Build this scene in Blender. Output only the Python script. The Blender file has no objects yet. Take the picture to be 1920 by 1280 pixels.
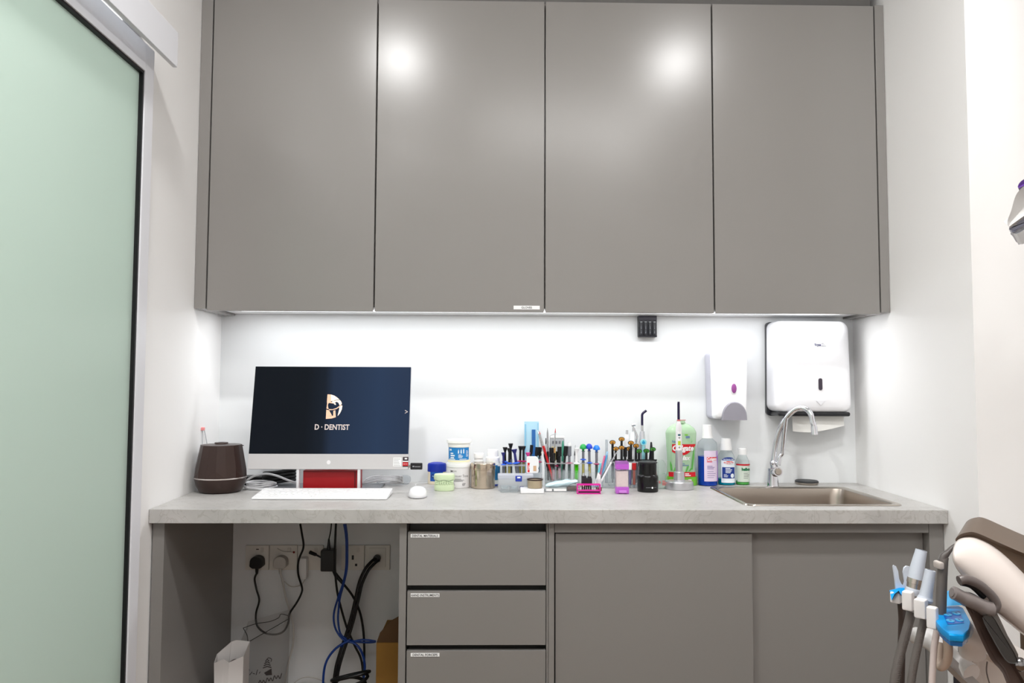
import bpy, bmesh, math, random
from mathutils import Vector, Matrix
random.seed(7)
sc = bpy.context.scene
COL = sc.collection
PI = math.pi

# ------------------------------------------------------------------ camera
F, CX, CZ, CD = 1420.0, 0.99255, 1.21396, 2.79811
PITCH, YAW, ROLL = 0.05428, 0.01838, 0.00404

def ray(px, py):
    u, v = (px - 960) / F, (py - 640) / F
    c, s = math.cos(ROLL), math.sin(ROLL)
    u, v = u * c + v * s, -u * s + v * c
    c, s = math.cos(PITCH), math.sin(PITCH)
    x, y, z = u, c + v * s, s - v * c
    c, s = math.cos(YAW), math.sin(YAW)
    return Vector((x * c + y * s, -x * s + y * c, z))

EYE = Vector((CX, -CD, CZ))
def atY(px, py, y):
    d = ray(px, py); return EYE + d * ((y - EYE.y) / d.y)
def atZ(px, py, z):
    d = ray(px, py); return EYE + d * ((z - EYE.z) / d.z)
def atX(px, py, x):
    d = ray(px, py); return EYE + d * ((x - EYE.x) / d.x)
def mpp(y):                       # metres per pixel at depth plane y
    return (y + CD) / F

cam = bpy.data.cameras.new('camera')
cam_o = bpy.data.objects.new('camera', cam); COL.objects.link(cam_o)
fw = ray(960, 640).normalized(); rt = (ray(1060, 640) - ray(960, 640)).normalized(); up = rt.cross(fw).normalized()
M4 = Matrix((rt, up, -fw)).transposed().to_4x4(); M4.translation = EYE
cam_o.matrix_world = M4
cam.sensor_width = 36; cam.lens = F / 1920 * 36; cam.clip_start = .02
sc.camera = cam_o

# ------------------------------------------------------------------ world, lights, exposure
w = bpy.data.worlds.new('world'); sc.world = w; w.use_nodes = True
w.node_tree.nodes['Background'].inputs[0].default_value = (.9, .95, 1, 1)
w.node_tree.nodes['Background'].inputs[1].default_value = .3
sc.view_settings.view_transform = 'Standard'
try: sc.view_settings.look = 'None'
except Exception: pass
sc.view_settings.gamma = 1; sc.view_settings.use_curve_mapping = False
sc.view_settings.exposure = 0.1
CEIL = 2.95
SPOTS = [(0.46, -1.74), (1.94, -1.74), (0.30, -3.25), (1.85, -3.25)]
SPOT_W, LED_W, HALL_W = [20, 18, 6, 6], 3.8, 70
FILL_PANEL_W = 23
sc.cycles.transparent_max_bounces = 48

def area(name, loc, rot, sx, sy, power, col=(1, 1, 1), shape='RECTANGLE', spread=PI):
    l = bpy.data.lights.new(name, 'AREA'); l.shape = shape; l.size = sx; l.size_y = sy; l.energy = power; l.color = col; l.spread = spread
    o = bpy.data.objects.new(name, l); COL.objects.link(o); o.location = loc; o.rotation_euler = rot
    return o
for (x, y), e in zip(SPOTS, SPOT_W):
    area('downlight_lamp', (x, y, CEIL - .012), (0, 0, 0), .17, .17, e, (1, .996, .988), 'DISK')
ZU, ZT, DU, W_, XA, XB = 1.44807, 2.51328, .28739, 2.30173, -.02525, .01649
ZC, DC, TK = .85, .6, .04
area('added_fill_lamp', (1.45, -2.75, CEIL - .03), (0, 0, 0), 1.15, .55, FILL_PANEL_W, (1, .998, .99))  # added fill light: softens shadows and brightens the walls evenly
area('cabinet_led_lamp', (1.15, -.155, ZU + .012), (0, 0, 0), 2.12, .06, LED_W, (.96, .98, 1))
area('corridor_lamp', (-.9, -2.0, 2.55), (0, 0, 0), .5, 1.6, HALL_W, (.96, 1, .99))

# ------------------------------------------------------------------ materials
def lin(c):
    return tuple((v / 255 / 12.92 if v / 255 <= .04045 else ((v / 255 + .055) / 1.055) ** 2.4) for v in c)
_m = {}
def mat(name, rgb=(200, 200, 200), rough=.45, metal=0.0, trans=0.0, emit=0.0, spec=.5, noise=0.0, nscale=30, coat=0.0, bump=0.0, ior=1.45, sss=0.0):
    if name in _m: return _m[name]
    m = bpy.data.materials.new(name); m.use_nodes = True; nt = m.node_tree; b = nt.nodes['Principled BSDF']
    c = lin(rgb) + (1,)
    b.inputs['Base Color'].default_value = c; b.inputs['Roughness'].default_value = rough; b.inputs['Metallic'].default_value = metal
    b.inputs['Specular IOR Level'].default_value = spec; b.inputs['Transmission Weight'].default_value = trans; b.inputs['IOR'].default_value = ior
    b.inputs['Coat Weight'].default_value = coat
    if emit:
        b.inputs['Emission Color'].default_value = c; b.inputs['Emission Strength'].default_value = emit
    if noise or bump:
        tc = nt.nodes.new('ShaderNodeTexCoord'); n = nt.nodes.new('ShaderNodeTexNoise'); n.inputs['Scale'].default_value = nscale; n.inputs['Detail'].default_value = 5
        nt.links.new(tc.outputs['Object'], n.inputs['Vector'])
        if noise:
            r = nt.nodes.new('ShaderNodeMix'); r.data_type = 'RGBA'
            r.inputs[6].default_value = tuple(v * (1 - noise) for v in c[:3]) + (1,); r.inputs[7].default_value = tuple(min(1, v * (1 + noise)) for v in c[:3]) + (1,)
            nt.links.new(n.outputs['Fac'], r.inputs[0]); nt.links.new(r.outputs[2], b.inputs['Base Color'])
        if bump:
            bp = nt.nodes.new('ShaderNodeBump'); bp.inputs['Strength'].default_value = bump; bp.inputs['Distance'].default_value = .002
            nt.links.new(n.outputs['Fac'], bp.inputs['Height']); nt.links.new(bp.outputs['Normal'], b.inputs['Normal'])
    _m[name] = m
    return m
def clear(name, rgb=(235, 240, 240), gloss=.12, rough=.05, body=0.0, brgb=None):
    """thin clear plastic: transparent with a fresnel-like gloss and an optional milky body"""
    if name in _m: return _m[name]
    m = bpy.data.materials.new(name); m.use_nodes = True; nt = m.node_tree; nt.nodes.clear()
    out = nt.nodes.new('ShaderNodeOutputMaterial'); t = nt.nodes.new('ShaderNodeBsdfTransparent'); g = nt.nodes.new('ShaderNodeBsdfGlossy')
    t.inputs[0].default_value = lin(rgb) + (1,); g.inputs['Roughness'].default_value = rough
    lw = nt.nodes.new('ShaderNodeLayerWeight'); lw.inputs[0].default_value = gloss
    mx = nt.nodes.new('ShaderNodeMixShader'); lm = nt.nodes.new('ShaderNodeMath'); lm.operation = 'MULTIPLY'; lm.inputs[1].default_value = .35
    nt.links.new(lw.outputs['Fresnel'], lm.inputs[0]); nt.links.new(lm.outputs[0], mx.inputs[0])
    src = t
    if body:
        d = nt.nodes.new('ShaderNodeBsdfDiffuse'); d.inputs[0].default_value = lin(brgb or rgb) + (1,)
        tl = nt.nodes.new('ShaderNodeBsdfTranslucent'); tl.inputs[0].default_value = lin(brgb or rgb) + (1,)
        dm = nt.nodes.new('ShaderNodeMixShader'); dm.inputs[0].default_value = .4; nt.links.new(d.outputs[0], dm.inputs[1]); nt.links.new(tl.outputs[0], dm.inputs[2])
        bm_ = nt.nodes.new('ShaderNodeMixShader'); bm_.inputs[0].default_value = body
        nt.links.new(t.outputs[0], bm_.inputs[1]); nt.links.new(dm.outputs[0], bm_.inputs[2]); src = bm_
    nt.links.new(src.outputs[0], mx.inputs[1]); nt.links.new(g.outputs[0], mx.inputs[2]); nt.links.new(mx.outputs[0], out.inputs[0])
    _m[name] = m
    return m

WALL = mat('wall_paint', (246, 245, 244), .6, noise=.012, nscale=4)
SPLASH = mat('splashback_panel', (230, 232, 233), .3)
CEILM = mat('ceiling_paint', (247, 247, 246), .8)
FLOORM = mat('floor_vinyl', (112, 84, 60), .5, noise=.1, nscale=6)
CAB = mat('grey_laminate', (138, 135, 132), .245, noise=.02, nscale=3)
CABL = mat('grey_laminate_low', (131, 128, 125), .36, noise=.02, nscale=3)
DARK = mat('dark_gap', (40, 38, 36), .7)
GREYD = mat('dark_grey_board', (96, 94, 92), .6)  # darker grey board for carcass, back panel and top filler
WHITE = mat('white_plastic', (240, 240, 240), .35)
WHITEG = mat('white_gloss_plastic', (244, 244, 246), .18)
BLACK = mat('black_plastic', (18, 18, 20), .4)
BLACKG = mat('black_gloss_plastic', (10, 10, 11), .15)
CHROME = mat('chrome', (225, 225, 230), .06, 1)
STEEL = mat('satin_steel', (190, 182, 172), .25, 1)
ALU = mat('satin_aluminium', (205, 206, 210), .35, .85)
ALUW = mat('white_aluminium', (226, 227, 232), .35)
RUBBER = mat('black_rubber', (12, 12, 12), .6)
ACR = clear('clear_acrylic', (254, 255, 255), .1, .04, .05, (246, 248, 249))
ACRM = clear('milky_acrylic', (252, 253, 254), .1, .1, .35, (246, 247, 249))
PETC = clear('clear_bottle_plastic', (248, 251, 251), .1, .05)
INK = mat('grey_print', (110, 110, 116), .6)
INKD = mat('dark_print', (35, 35, 40), .6)
PWHITE = mat('white_print', (245, 245, 245), .6)

# ------------------------------------------------------------------ mesh builder
class MB:
    def __init__(s): s.v = []; s.f = []; s.m = []; s.mi = 0
    def add(s, vs, fs, xf=None):
        b = len(s.v)
        s.v += [xf(Vector(v)) if xf else Vector(v) for v in vs]
        s.f += [tuple(i + b for i in f) for f in fs]; s.m += [s.mi] * len(fs)
        return s
    def box(s, x0, x1, y0, y1, z0, z1, xf=None):
        vs = [(x, y, z) for x in (x0, x1) for y in (y0, y1) for z in (z0, z1)]
        return s.add(vs, [(0, 1, 3, 2), (4, 6, 7, 5), (0, 4, 5, 1), (2, 3, 7, 6), (0, 2, 6, 4), (1, 5, 7, 3)], xf)
    def rbox(s, x0, x1, y0, y1, z0, z1, r=.003, seg=2, xf=None):
        bm = bmesh.new(); bmesh.ops.create_cube(bm, size=1)
        for v in bm.verts: v.co = Vector(((x0 + x1) / 2 + v.co.x * (x1 - x0), (y0 + y1) / 2 + v.co.y * (y1 - y0), (z0 + z1) / 2 + v.co.z * (z1 - z0)))
        r = min(r, .49 * min(x1 - x0, y1 - y0, z1 - z0))
        bmesh.ops.bevel(bm, geom=bm.edges[:], offset=r, segments=seg, affect='EDGES', profile=.5)
        bm.verts.index_update(); s.add([v.co for v in bm.verts], [[v.index for v in f.verts] for f in bm.faces], xf); bm.free()
        return s
    def rings(s, rings, closed=True, caps=True):
        n = len(rings[0]); vs = [p for r in rings for p in r]; fs = []
        for i in range(len(rings) - 1):
            for j in range(n if closed else n - 1):
                k = (j + 1) % n
                fs.append((i * n + j, i * n + k, (i + 1) * n + k, (i + 1) * n + j))
        if caps: fs += [tuple(range(n))[::-1], tuple((len(rings) - 1) * n + j for j in range(n))]
        return s.add(vs, fs)
    def lathe(s, prof, n=28, c=(0, 0, 0), sx=1, sy=1, caps=True, xf=None, rot=0):
        c = Vector(c); R = []
        for r, z in prof:
            R.append([c + Vector((max(r, 1e-5) * math.cos(2 * PI * (j + rot) / n) * sx, max(r, 1e-5) * math.sin(2 * PI * (j + rot) / n) * sy, z)) for j in range(n)])
        if xf: R = [[xf(p) for p in r] for r in R]
        return s.rings(R, caps=caps)
    def cyl(s, p0, p1, r0, r1=None, n=14, caps=True):
        return s.tube([p0, p1], [r0, r0 if r1 is None else r1], n, caps)
    def tube(s, pts, r, n=8, caps=True, squash=None):
        pts = [Vector(p) for p in pts]; k = len(pts); rr = r if isinstance(r, (list, tuple)) else [r] * k
        t0 = (pts[1] - pts[0]).normalized(); a = Vector((0, 0, 1)) if abs(t0.z) < .9 else Vector((1, 0, 0))
        nrm = (a - t0 * a.dot(t0)).normalized(); R = []
        for i, p in enumerate(pts):
            t = (pts[min(i + 1, k - 1)] - pts[max(i - 1, 0)]).normalized()
            nrm = nrm - t * nrm.dot(t)
            nrm = nrm.normalized() if nrm.length > 1e-6 else t.orthogonal().normalized()
            b = t.cross(nrm); sq = squash or (1, 1)
            R.append([p + (nrm * math.cos(2 * PI * j / n) * sq[0] + b * math.sin(2 * PI * j / n) * sq[1]) * rr[i] for j in range(n)])
        return s.rings(R, caps=caps)
    def curve(s, pts, r, n=7, sub=6, closed=False, **k):
        return s.tube(smooth(pts, sub, closed), r, n, **k)
    def prism(s, poly, y0, y1, axis='y', xf=None):
        """polygon (a,b) extruded along an axis; axis y: (x,z), axis x: (y,z), axis z: (x,y)"""
        f = {'y': lambda a, b, d: (a, d, b), 'x': lambda a, b, d: (d, a, b), 'z': lambda a, b, d: (a, b, d)}[axis]
        n = len(poly)
        vs = [f(a, b, y0) for a, b in poly] + [f(a, b, y1) for a, b in poly]
        fs = [tuple(range(n)), tuple(range(2 * n - 1, n - 1, -1))] + [(i, (i + 1) % n, n + (i + 1) % n, n + i) for i in range(n)]
        return s.add(vs, fs, xf)
    def sphere(s, c, r, n=14, sq=(1, 1, 1), xf=None):
        k = 8; c = Vector(c)
        R = [[c + Vector((r * sq[0] * math.sin(PI * i / k) * math.cos(2 * PI * j / n), r * sq[1] * math.sin(PI * i / k) * math.sin(2 * PI * j / n), -r * sq[2] * math.cos(PI * i / k))) for j in range(n)] for i in range(1, k)]
        if xf: R = [[xf(p) for p in q] for q in R]
        return s.rings(R)
    def rect(s, u0, u1, v0, v1, mp, n=1):
        vs = []; fs = []
        for i in range(n + 1):
            u = u0 + (u1 - u0) * i / n; vs += [mp(u, v0), mp(u, v1)]
            if i: fs.append((2 * i - 2, 2 * i, 2 * i + 1, 2 * i - 1))
        return s.add(vs, fs)
    def shape(s, poly, mp): return s.add([mp(u, v) for u, v in poly], [tuple(range(len(poly)))])
    def text(s, txt, h, mp, u=0, v=0, bold=0.0, shear=0.0, cx=1.0, rot=0):
        vs, fs = text2d(txt, bold, shear)
        def q(a, b):
            a, b = a * h * cx, b * h
            if rot: a, b = a * math.cos(rot) - b * math.sin(rot), a * math.sin(rot) + b * math.cos(rot)
            return mp(u + a, v + b)
        return s.add([q(a, b) for a, b in vs], fs)
    def fan(s, c, pts, mp): return s.add([mp(*c)] + [mp(*p) for p in pts], [(0, i + 1, (i + 1) % len(pts) + 1) for i in range(len(pts))])
    def lines(s, u0, v0, w, h, n, mp, th=.25):
        for i in range(n):
            ww = w * (.6 + .4 * ((i * 37 + 11) % 10) / 10); v = v0 - h * i
            s.rect(u0, u0 + ww, v - h * th, v + h * th, mp, 3)
        return s
_t = {}
def text2d(txt, bold=0.0, shear=0.0):
    k = (txt, bold, shear)
    if k not in _t:
        c = bpy.data.curves.new('t', 'FONT'); c.body = txt; c.size = 1; c.offset = bold; c.shear = shear; c.resolution_u = 3
        o = bpy.data.objects.new('t', c); me = bpy.data.meshes.new_from_object(o)
        vs = [(v.co.x, v.co.y) for v in me.vertices]; fs = [tuple(p.vertices) for p in me.polygons]
        x0 = min(a for a, b in vs); x1 = max(a for a, b in vs); H = .69
        _t[k] = ([((a - (x0 + x1) / 2) / H, b / H - .5) for a, b in vs], fs)
        bpy.data.objects.remove(o); bpy.data.curves.remove(c); bpy.data.meshes.remove(me)
    return _t[k]
def smooth(pts, sub=6, closed=False):
    P = [Vector(p) for p in pts]; n = len(P); out = []
    rng = range(n if closed else n - 1)
    g = (lambda i: P[i % n]) if closed else (lambda i: P[max(0, min(n - 1, i))])
    for i in rng:
        a, b, c, d = g(i - 1), g(i), g(i + 1), g(i + 2)
        for j in range(sub):
            t = j / sub
            out.append(.5 * ((2 * b) + (c - a) * t + (2 * a - 5 * b + 4 * c - d) * t * t + (3 * b - a - 3 * c + d) * t ** 3))
    out.append(P[0] if closed else P[-1])
    return out
def rrect(x0, x1, z0, z1, r, n=4):
    out = []
    for cx, cz, a in ((x1 - r, z1 - r, 0), (x0 + r, z1 - r, PI / 2), (x0 + r, z0 + r, PI), (x1 - r, z0 + r, 3 * PI / 2)):
        for i in range(n + 1):
            t = a + PI / 2 * i / n; out.append((cx + r * math.cos(t), cz + r * math.sin(t)))
    return out
def flat(y, x0=0, z0=0): return lambda u, v: (x0 + u, y, z0 + v)
def wrap(r, cx=0, cy=0, z0=0, e=.0004): return lambda u, v: (cx + (r + e) * math.sin(u / r), cy - (r + e) * math.cos(u / r), z0 + v)

def obj(name, mb, mats, parent=None, bevel=0, ang=40, loc=None, label=None, flatshade=False, bseg=2):
    me = bpy.data.meshes.new(name)
    bm = bmesh.new(); vs = [bm.verts.new(v) for v in mb.v]
    for f, m in zip(mb.f, mb.m):
        try: bf = bm.faces.new([vs[i] for i in f]); bf.material_index = m
        except ValueError: pass
    bmesh.ops.recalc_face_normals(bm, faces=bm.faces[:])
    if bevel:
        bmesh.ops.remove_doubles(bm, verts=bm.verts[:], dist=1e-6)
        es = [e for e in bm.edges if len(e.link_faces) == 2 and e.calc_face_angle(0) > math.radians(30)]
        bmesh.ops.bevel(bm, geom=es, offset=bevel, segments=bseg, affect='EDGES', profile=.5, clamp_overlap=True)
    bm.to_mesh(me); bm.free()
    for m in (mats if isinstance(mats, (list, tuple)) else [mats]): me.materials.append(m)
    if not flatshade:
        for p in me.polygons: p.use_smooth = True
        me.set_sharp_from_angle(angle=math.radians(ang))
    o = bpy.data.objects.new(name, me); COL.objects.link(o)
    if not flatshade:
        wn = o.modifiers.new('weighted_normal', 'WEIGHTED_NORMAL'); wn.keep_sharp = True; wn.weight = 90
    if parent: o.parent = parent
    if loc: o.location = loc
    if label: o['label'] = label
    return o
def tag(o, label, cat, group=None):
    o['label'] = label; o['category'] = cat
    if group: o['group'] = group
    return o
def thing(name, label, cat, loc=(0, 0, 0), rz=0, group=None):
    o = bpy.data.objects.new(name, None); COL.objects.link(o); o.location = loc; o.rotation_euler = (0, 0, rz); o.empty_display_size = .05
    return tag(o, label, cat, group)
def struct(name, mb, m, **k):
    o = obj(name, mb, m, **k); o['kind'] = 'structure'; return o
def shift(mb, o):
    o = Vector(o); mb.v = [v - o for v in mb.v]; return mb

# ------------------------------------------------------------------ room
YB = -4.6
wl = lambda y: XA * (1 + y / DC) if y > -DC else 0.0
wr = lambda y: W_ + XB * (1 + y / DC) if y > -DC else W_
YCOR = atX(1826, 640, W_).y
struct('wall_back', MB().box(-.2, W_ + .2, 0, .12, 0, CEIL), SPLASH)
struct('wall_right', MB().prism([(W_ + XB, 0), (W_, -DC), (W_, YCOR), (W_ + .2, YCOR), (W_ + .2, 0)], 0, CEIL, 'z'), WALL)
struct('wall_right_front', MB().box(W_ + .2, W_ + 1.7, YCOR, YCOR + .12, 0, CEIL), WALL)
struct('wall_right_side', MB().box(W_ + 1.7, W_ + 1.82, YB, YCOR + .12, 0, CEIL), WALL)
struct('wall_rear', MB().box(-.12, W_ + 1.7, YB - .12, YB, 0, CEIL), WALL)
struct('floor', MB().box(-2, W_ + 1.82, YB - .12, .12, -.1, 0), FLOORM)
struct('ceiling', MB().box(-2, W_ + 1.82, YB - .12, .12, CEIL, CEIL + .1), CEILM)
# left wall with the doorway opening behind the sliding glass door
XD = .055                                             # door face stands off the wall
yle = atX(274, 640, XD).y                             # leading edge of the sliding door
OP0, OP1, OPZ = yle - .07, yle - 1.15, 2.26
mb = MB().prism([(XA, 0), (0, -DC), (0, OP0), (-.12, OP0), (-.12, 0)], 0, CEIL, 'z')
mb.box(-.12, 0, OP1, OP0, OPZ, CEIL); mb.box(-.12, 0, YB, OP1, 0, CEIL)
struct('wall_left', mb, WALL)
struct('wall_corridor', MB().box(-2.0, -1.9, YB, 0, 0, CEIL), WALL)
struct('wall_corridor_end', MB().box(-1.9, -.12, -.1, 0, 0, CEIL), WALL)
struct('wall_corridor_rear', MB().box(-1.9, -.12, YB - .1, YB, 0, CEIL), WALL)

# sliding door: aluminium frame, black gasket, frosted green pane
ztop = atX(267, 128, XD).z + .075
GASK = mat('black_gasket', (8, 8, 12), .5)
m = bpy.data.materials.new('frosted_green_glass'); m.use_nodes = True; nt = m.node_tree; nt.nodes.clear()
out = nt.nodes.new('ShaderNodeOutputMaterial'); d = nt.nodes.new('ShaderNodeBsdfDiffuse'); t = nt.nodes.new('ShaderNodeBsdfTranslucent'); g = nt.nodes.new('ShaderNodeBsdfGlossy')
d.inputs[0].default_value = lin((200, 210, 204)) + (1,); t.inputs[0].default_value = lin((214, 228, 220)) + (1,); g.inputs['Roughness'].default_value = .35
a = nt.nodes.new('ShaderNodeMixShader'); a.inputs[0].default_value = .5; nt.links.new(d.outputs[0], a.inputs[1]); nt.links.new(t.outputs[0], a.inputs[2])
lw = nt.nodes.new('ShaderNodeLayerWeight'); lw.inputs[0].default_value = .15; b = nt.nodes.new('ShaderNodeMixShader')
nt.links.new(lw.outputs['Fresnel'], b.inputs[0]); nt.links.new(a.outputs[0], b.inputs[1]); nt.links.new(g.outputs[0], b.inputs[2]); nt.links.new(b.outputs[0], out.inputs[0])
FROST = m
yfar = yle - 1.35
door = bpy.data.objects.new('door_1', None); COL.objects.link(door); door['kind'] = 'structure'; door.location = (XD, yle, 0)
sw, dth = .048, .036
fr = [('stile', (yle - sw, yle, .01, ztop)), ('stile', (yfar, yfar + sw, .01, ztop)), ('top_rail', (yfar + sw, yle - sw, ztop - .075, ztop)), ('bottom_rail', (yfar + sw, yle - sw, .01, .09))]
for nme, (y0, y1, z0, z1) in fr:
    obj(nme, shift(MB().box(XD - dth, XD, y0, y1, z0, z1), door.location), ALUW, door, bevel=.0015)
gm = MB(); gw = .007
ya, yb, za, zb = yfar + sw, yle - sw, .09, ztop - .075
for q in ((ya, ya + gw, za, zb), (yb - gw, yb, za, zb), (ya + gw, yb - gw, zb - gw, zb), (ya + gw, yb - gw, za, za + gw)):
    gm.box(XD - .03, XD - .004, *q)
obj('gasket', shift(gm, door.location), GASK, door)
obj('glass_pane', shift(MB().box(XD - .022, XD - .014, ya + .003, yb - .003, za + .003, zb - .003), door.location), FROST, door)
# pelmet hiding the track
ph = atX(333, 127, .105); zt0 = ph.z; yh = ph.y
mb = MB().box(0.092, .105, yfar - 1.2, yh, zt0, zt0 + .098); mb.box(0.0, .092, yfar - 1.2, yh, zt0 + .085, zt0 + .098)
o = struct('trim_1', mb, ALUW, bevel=.002)

# ------------------------------------------------------------------ ceiling downlights (out of frame, seen as reflections)
LAMPW = mat('lamp_diffuser', (255, 250, 240), .5, emit=6)
for i, (x, y) in enumerate(SPOTS):
    t_ = thing('ceiling_downlight', ['round recessed downlight above the computer', 'round recessed downlight above the sink', 'round recessed downlight near the sliding door, further from the cabinets', 'round recessed downlight over the dental chair'][i], 'ceiling light', (x, y, CEIL))
    obj('rim', MB().lathe([(.088, 0), (.10, 0), (.10, -.006), (.088, -.010), (.088, 0)], 32, caps=False), WHITE, t_)
    obj('diffuser', MB().lathe([(.0, -.003), (.088, -.003), (.088, -.001), (0, -.001)], 32, caps=False), LAMPW, t_)

t_ = thing('added_fill_panel', 'large flat rectangular fill light added on the ceiling, out of view', 'ceiling light', (1.45, -2.75, CEIL))  # unseen fill panel, added for ambient light in the room
obj('frame', MB().rbox(-.6, .6, -.3, .3, -.022, -.001, .004), WHITE, t_)
obj('diffuser', MB().box(-.575, .575, -.275, .275, -.0245, -.0215), mat('fill_panel_diffuser', (255, 253, 248), .5, emit=3), t_)
# ------------------------------------------------------------------ wall cabinet
YF = -DU
def ux(px): return atY(px, 400, YF).x
xl, xr = wl(YF) + .001, wr(YF) - .001
wc = thing('wall_cabinet', 'long grey laminate wall cabinet with four tall doors above the worktop', 'cabinet', (1.15, -.14, ZU))
wo = wc.location
J = [ux(391), ux(703.5), ux(1021.5), ux(1338), ux(1647)]
g2 = .0025
def up(mb): return shift(mb, wo)
obj('carcass', up(MB().box(xl + .002, xr - .002, YF + .024, -.002, ZU + .016, ZT)), CAB, wc)
fl = obj('filler', up(MB().box(xl, J[0] - g2, YF, -.003, ZU + .006, ZT)), CAB, wc, bevel=.001)
fl2 = obj('filler', up(MB().box(J[4] + g2, xr, YF, -.003, ZU + .006, ZT)), CAB, wc, bevel=.001)
for i in range(4):
    dr = obj('door', up(MB().box(J[i] + g2, J[i + 1] - g2, YF - .001, YF + .019, ZU, ZT - .004)), CAB, wc, bevel=.0012)
    if i == 1:
        a0, a1 = atY(963, 574, YF), atY(1012, 579, YF)
        mp = flat(YF - .0022, (a0.x + a1.x) / 2, (a0.z + a1.z) / 2)
        lb = MB(); hw, hh = (a1.x - a0.x) / 2, .0062
        lb.box((a0.x + a1.x) / 2 - hw, (a0.x + a1.x) / 2 + hw, YF - .002, YF - .001, (a0.z + a1.z) / 2 - hh, (a0.z + a1.z) / 2 + hh)
        lb.mi = 1; lb.text('GLOVES', .0068, mp, bold=.02)
        obj('label_strip', up(lb), [PWHITE, INKD], dr, label='white strip printed GLOVES')
obj('light_panel', up(MB().box(J[0], J[4], YF + .03, -.003, ZU + .0145, ZU + .0162)), WHITE, wc)
obj('top_filler', up(MB().box(xl + .06, xr - .03, YF + .03, -.01, ZT, CEIL - .002)), GREYD, wc)
LEDM = mat('led_diffuser', (250, 252, 255), .5, emit=2.5)
ls = obj('led_strip', MB().box(.09, 2.21, -.185, -.125, ZU + .013, ZU + .016), LEDM)
tag(ls, 'slim LED strip fixed under the wall cabinet', 'light'); 

# ------------------------------------------------------------------ worktop with sink cut-out
WT = bpy.data.materials.new('grey_marble_laminate'); WT.use_nodes = True; nt = WT.node_tree; b = nt.nodes['Principled BSDF']; b.inputs['Roughness'].default_value = .38
tc = nt.nodes.new('ShaderNodeTexCoord'); n1 = nt.nodes.new('ShaderNodeTexNoise'); n1.inputs['Scale'].default_value = 9; n1.inputs['Detail'].default_value = 8; n1.inputs['Roughness'].default_value = .65
n2 = nt.nodes.new('ShaderNodeTexNoise'); n2.inputs['Scale'].default_value = 15; n2.inputs['Detail'].default_value = 6; n2.inputs['Distortion'].default_value = 1.6
for n in (n1, n2): nt.links.new(tc.outputs['Object'], n.inputs['Vector'])
r1 = nt.nodes.new('ShaderNodeValToRGB'); r1.color_ramp.elements[0].position = .3; r1.color_ramp.elements[0].color = lin((172, 170, 167)) + (1,); r1.color_ramp.elements[1].position = .7; r1.color_ramp.elements[1].color = lin((192, 190, 187)) + (1,)
r2 = nt.nodes.new('ShaderNodeValToRGB'); e = r2.color_ramp.elements; e[0].position = .475; e[0].color = (1, 1, 1, 1); e[1].position = .525; e[1].color = (1, 1, 1, 1); k = e.new(.5); k.color = (.60, .56, .52, 1)
mx = nt.nodes.new('ShaderNodeMix'); mx.data_type = 'RGBA'; mx.blend_type = 'MULTIPLY'; mx.inputs[0].default_value = .42
nt.links.new(n1.outputs['Fac'], r1.inputs[0]); nt.links.new(n2.outputs['Fac'], r2.inputs[0]); nt.links.new(r1.outputs[0], mx.inputs[6]); nt.links.new(r2.outputs[0], mx.inputs[7]); nt.links.new(mx.outputs[2], b.inputs['Base Color'])
s0, s1, s2, s3 = atZ(1333, 914, ZC), atZ(1590, 912.5, ZC), atZ(1683, 948, ZC), atZ(1395, 949, ZC)
SX0, SX1, SY0, SY1 = (s0.x + s3.x) / 2, (s1.x + s2.x) / 2, (s2.y + s3.y) / 2, (s0.y + s1.y) / 2
print('sink', SX0, SX1, SY0, SY1)
r = .03
hole = rrect(SX0 + .012, SX1 - .012, SY0 + .012, SY1 - .012, r)
outer = [(wr(0) - .001, -.001), (wl(0) + .001, -.001), (.001, -DC), (W_ - .001, -DC)]
def ring_top(z, flip):
    """faces between outer quad and the hole"""
    n = len(hole); q = n // 4
    vs = [(a, b_, z) for a, b_ in hole] + [(a, b_, z) for a, b_ in outer]
    fs = []
    for c in range(4):
        for i in range(q - 1): fs.append((n + c, c * q + i, c * q + i + 1))
        fs.append((n + c, c * q + q - 1, ((c + 1) * q) % n, n + (c + 1) % 4))
    return vs, fs
mb = MB()
vs, fs = ring_top(ZC, 0); mb.add(vs, fs); vs, fs = ring_top(ZC - TK, 1); mb.add(vs, fs)
n = len(hole); mb.add([(a, b_, ZC) for a, b_ in hole] + [(a, b_, ZC - TK) for a, b_ in hole], [(i, (i + 1) % n, n + (i + 1) % n, n + i) for i in range(n)])
mb.add([(a, b_, ZC) for a, b_ in outer] + [(a, b_, ZC - TK) for a, b_ in outer], [(i, (i + 1) % 4, 4 + (i + 1) % 4, 4 + i) for i in range(4)])
wt = obj('worktop', shift(mb, (1.15, -.3, ZC - TK)), WT, loc=(1.15, -.3, ZC - TK), bevel=.004, bseg=3)
tag(wt, 'long pale grey marbled worktop with a sink cut into it', 'worktop')

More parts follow.
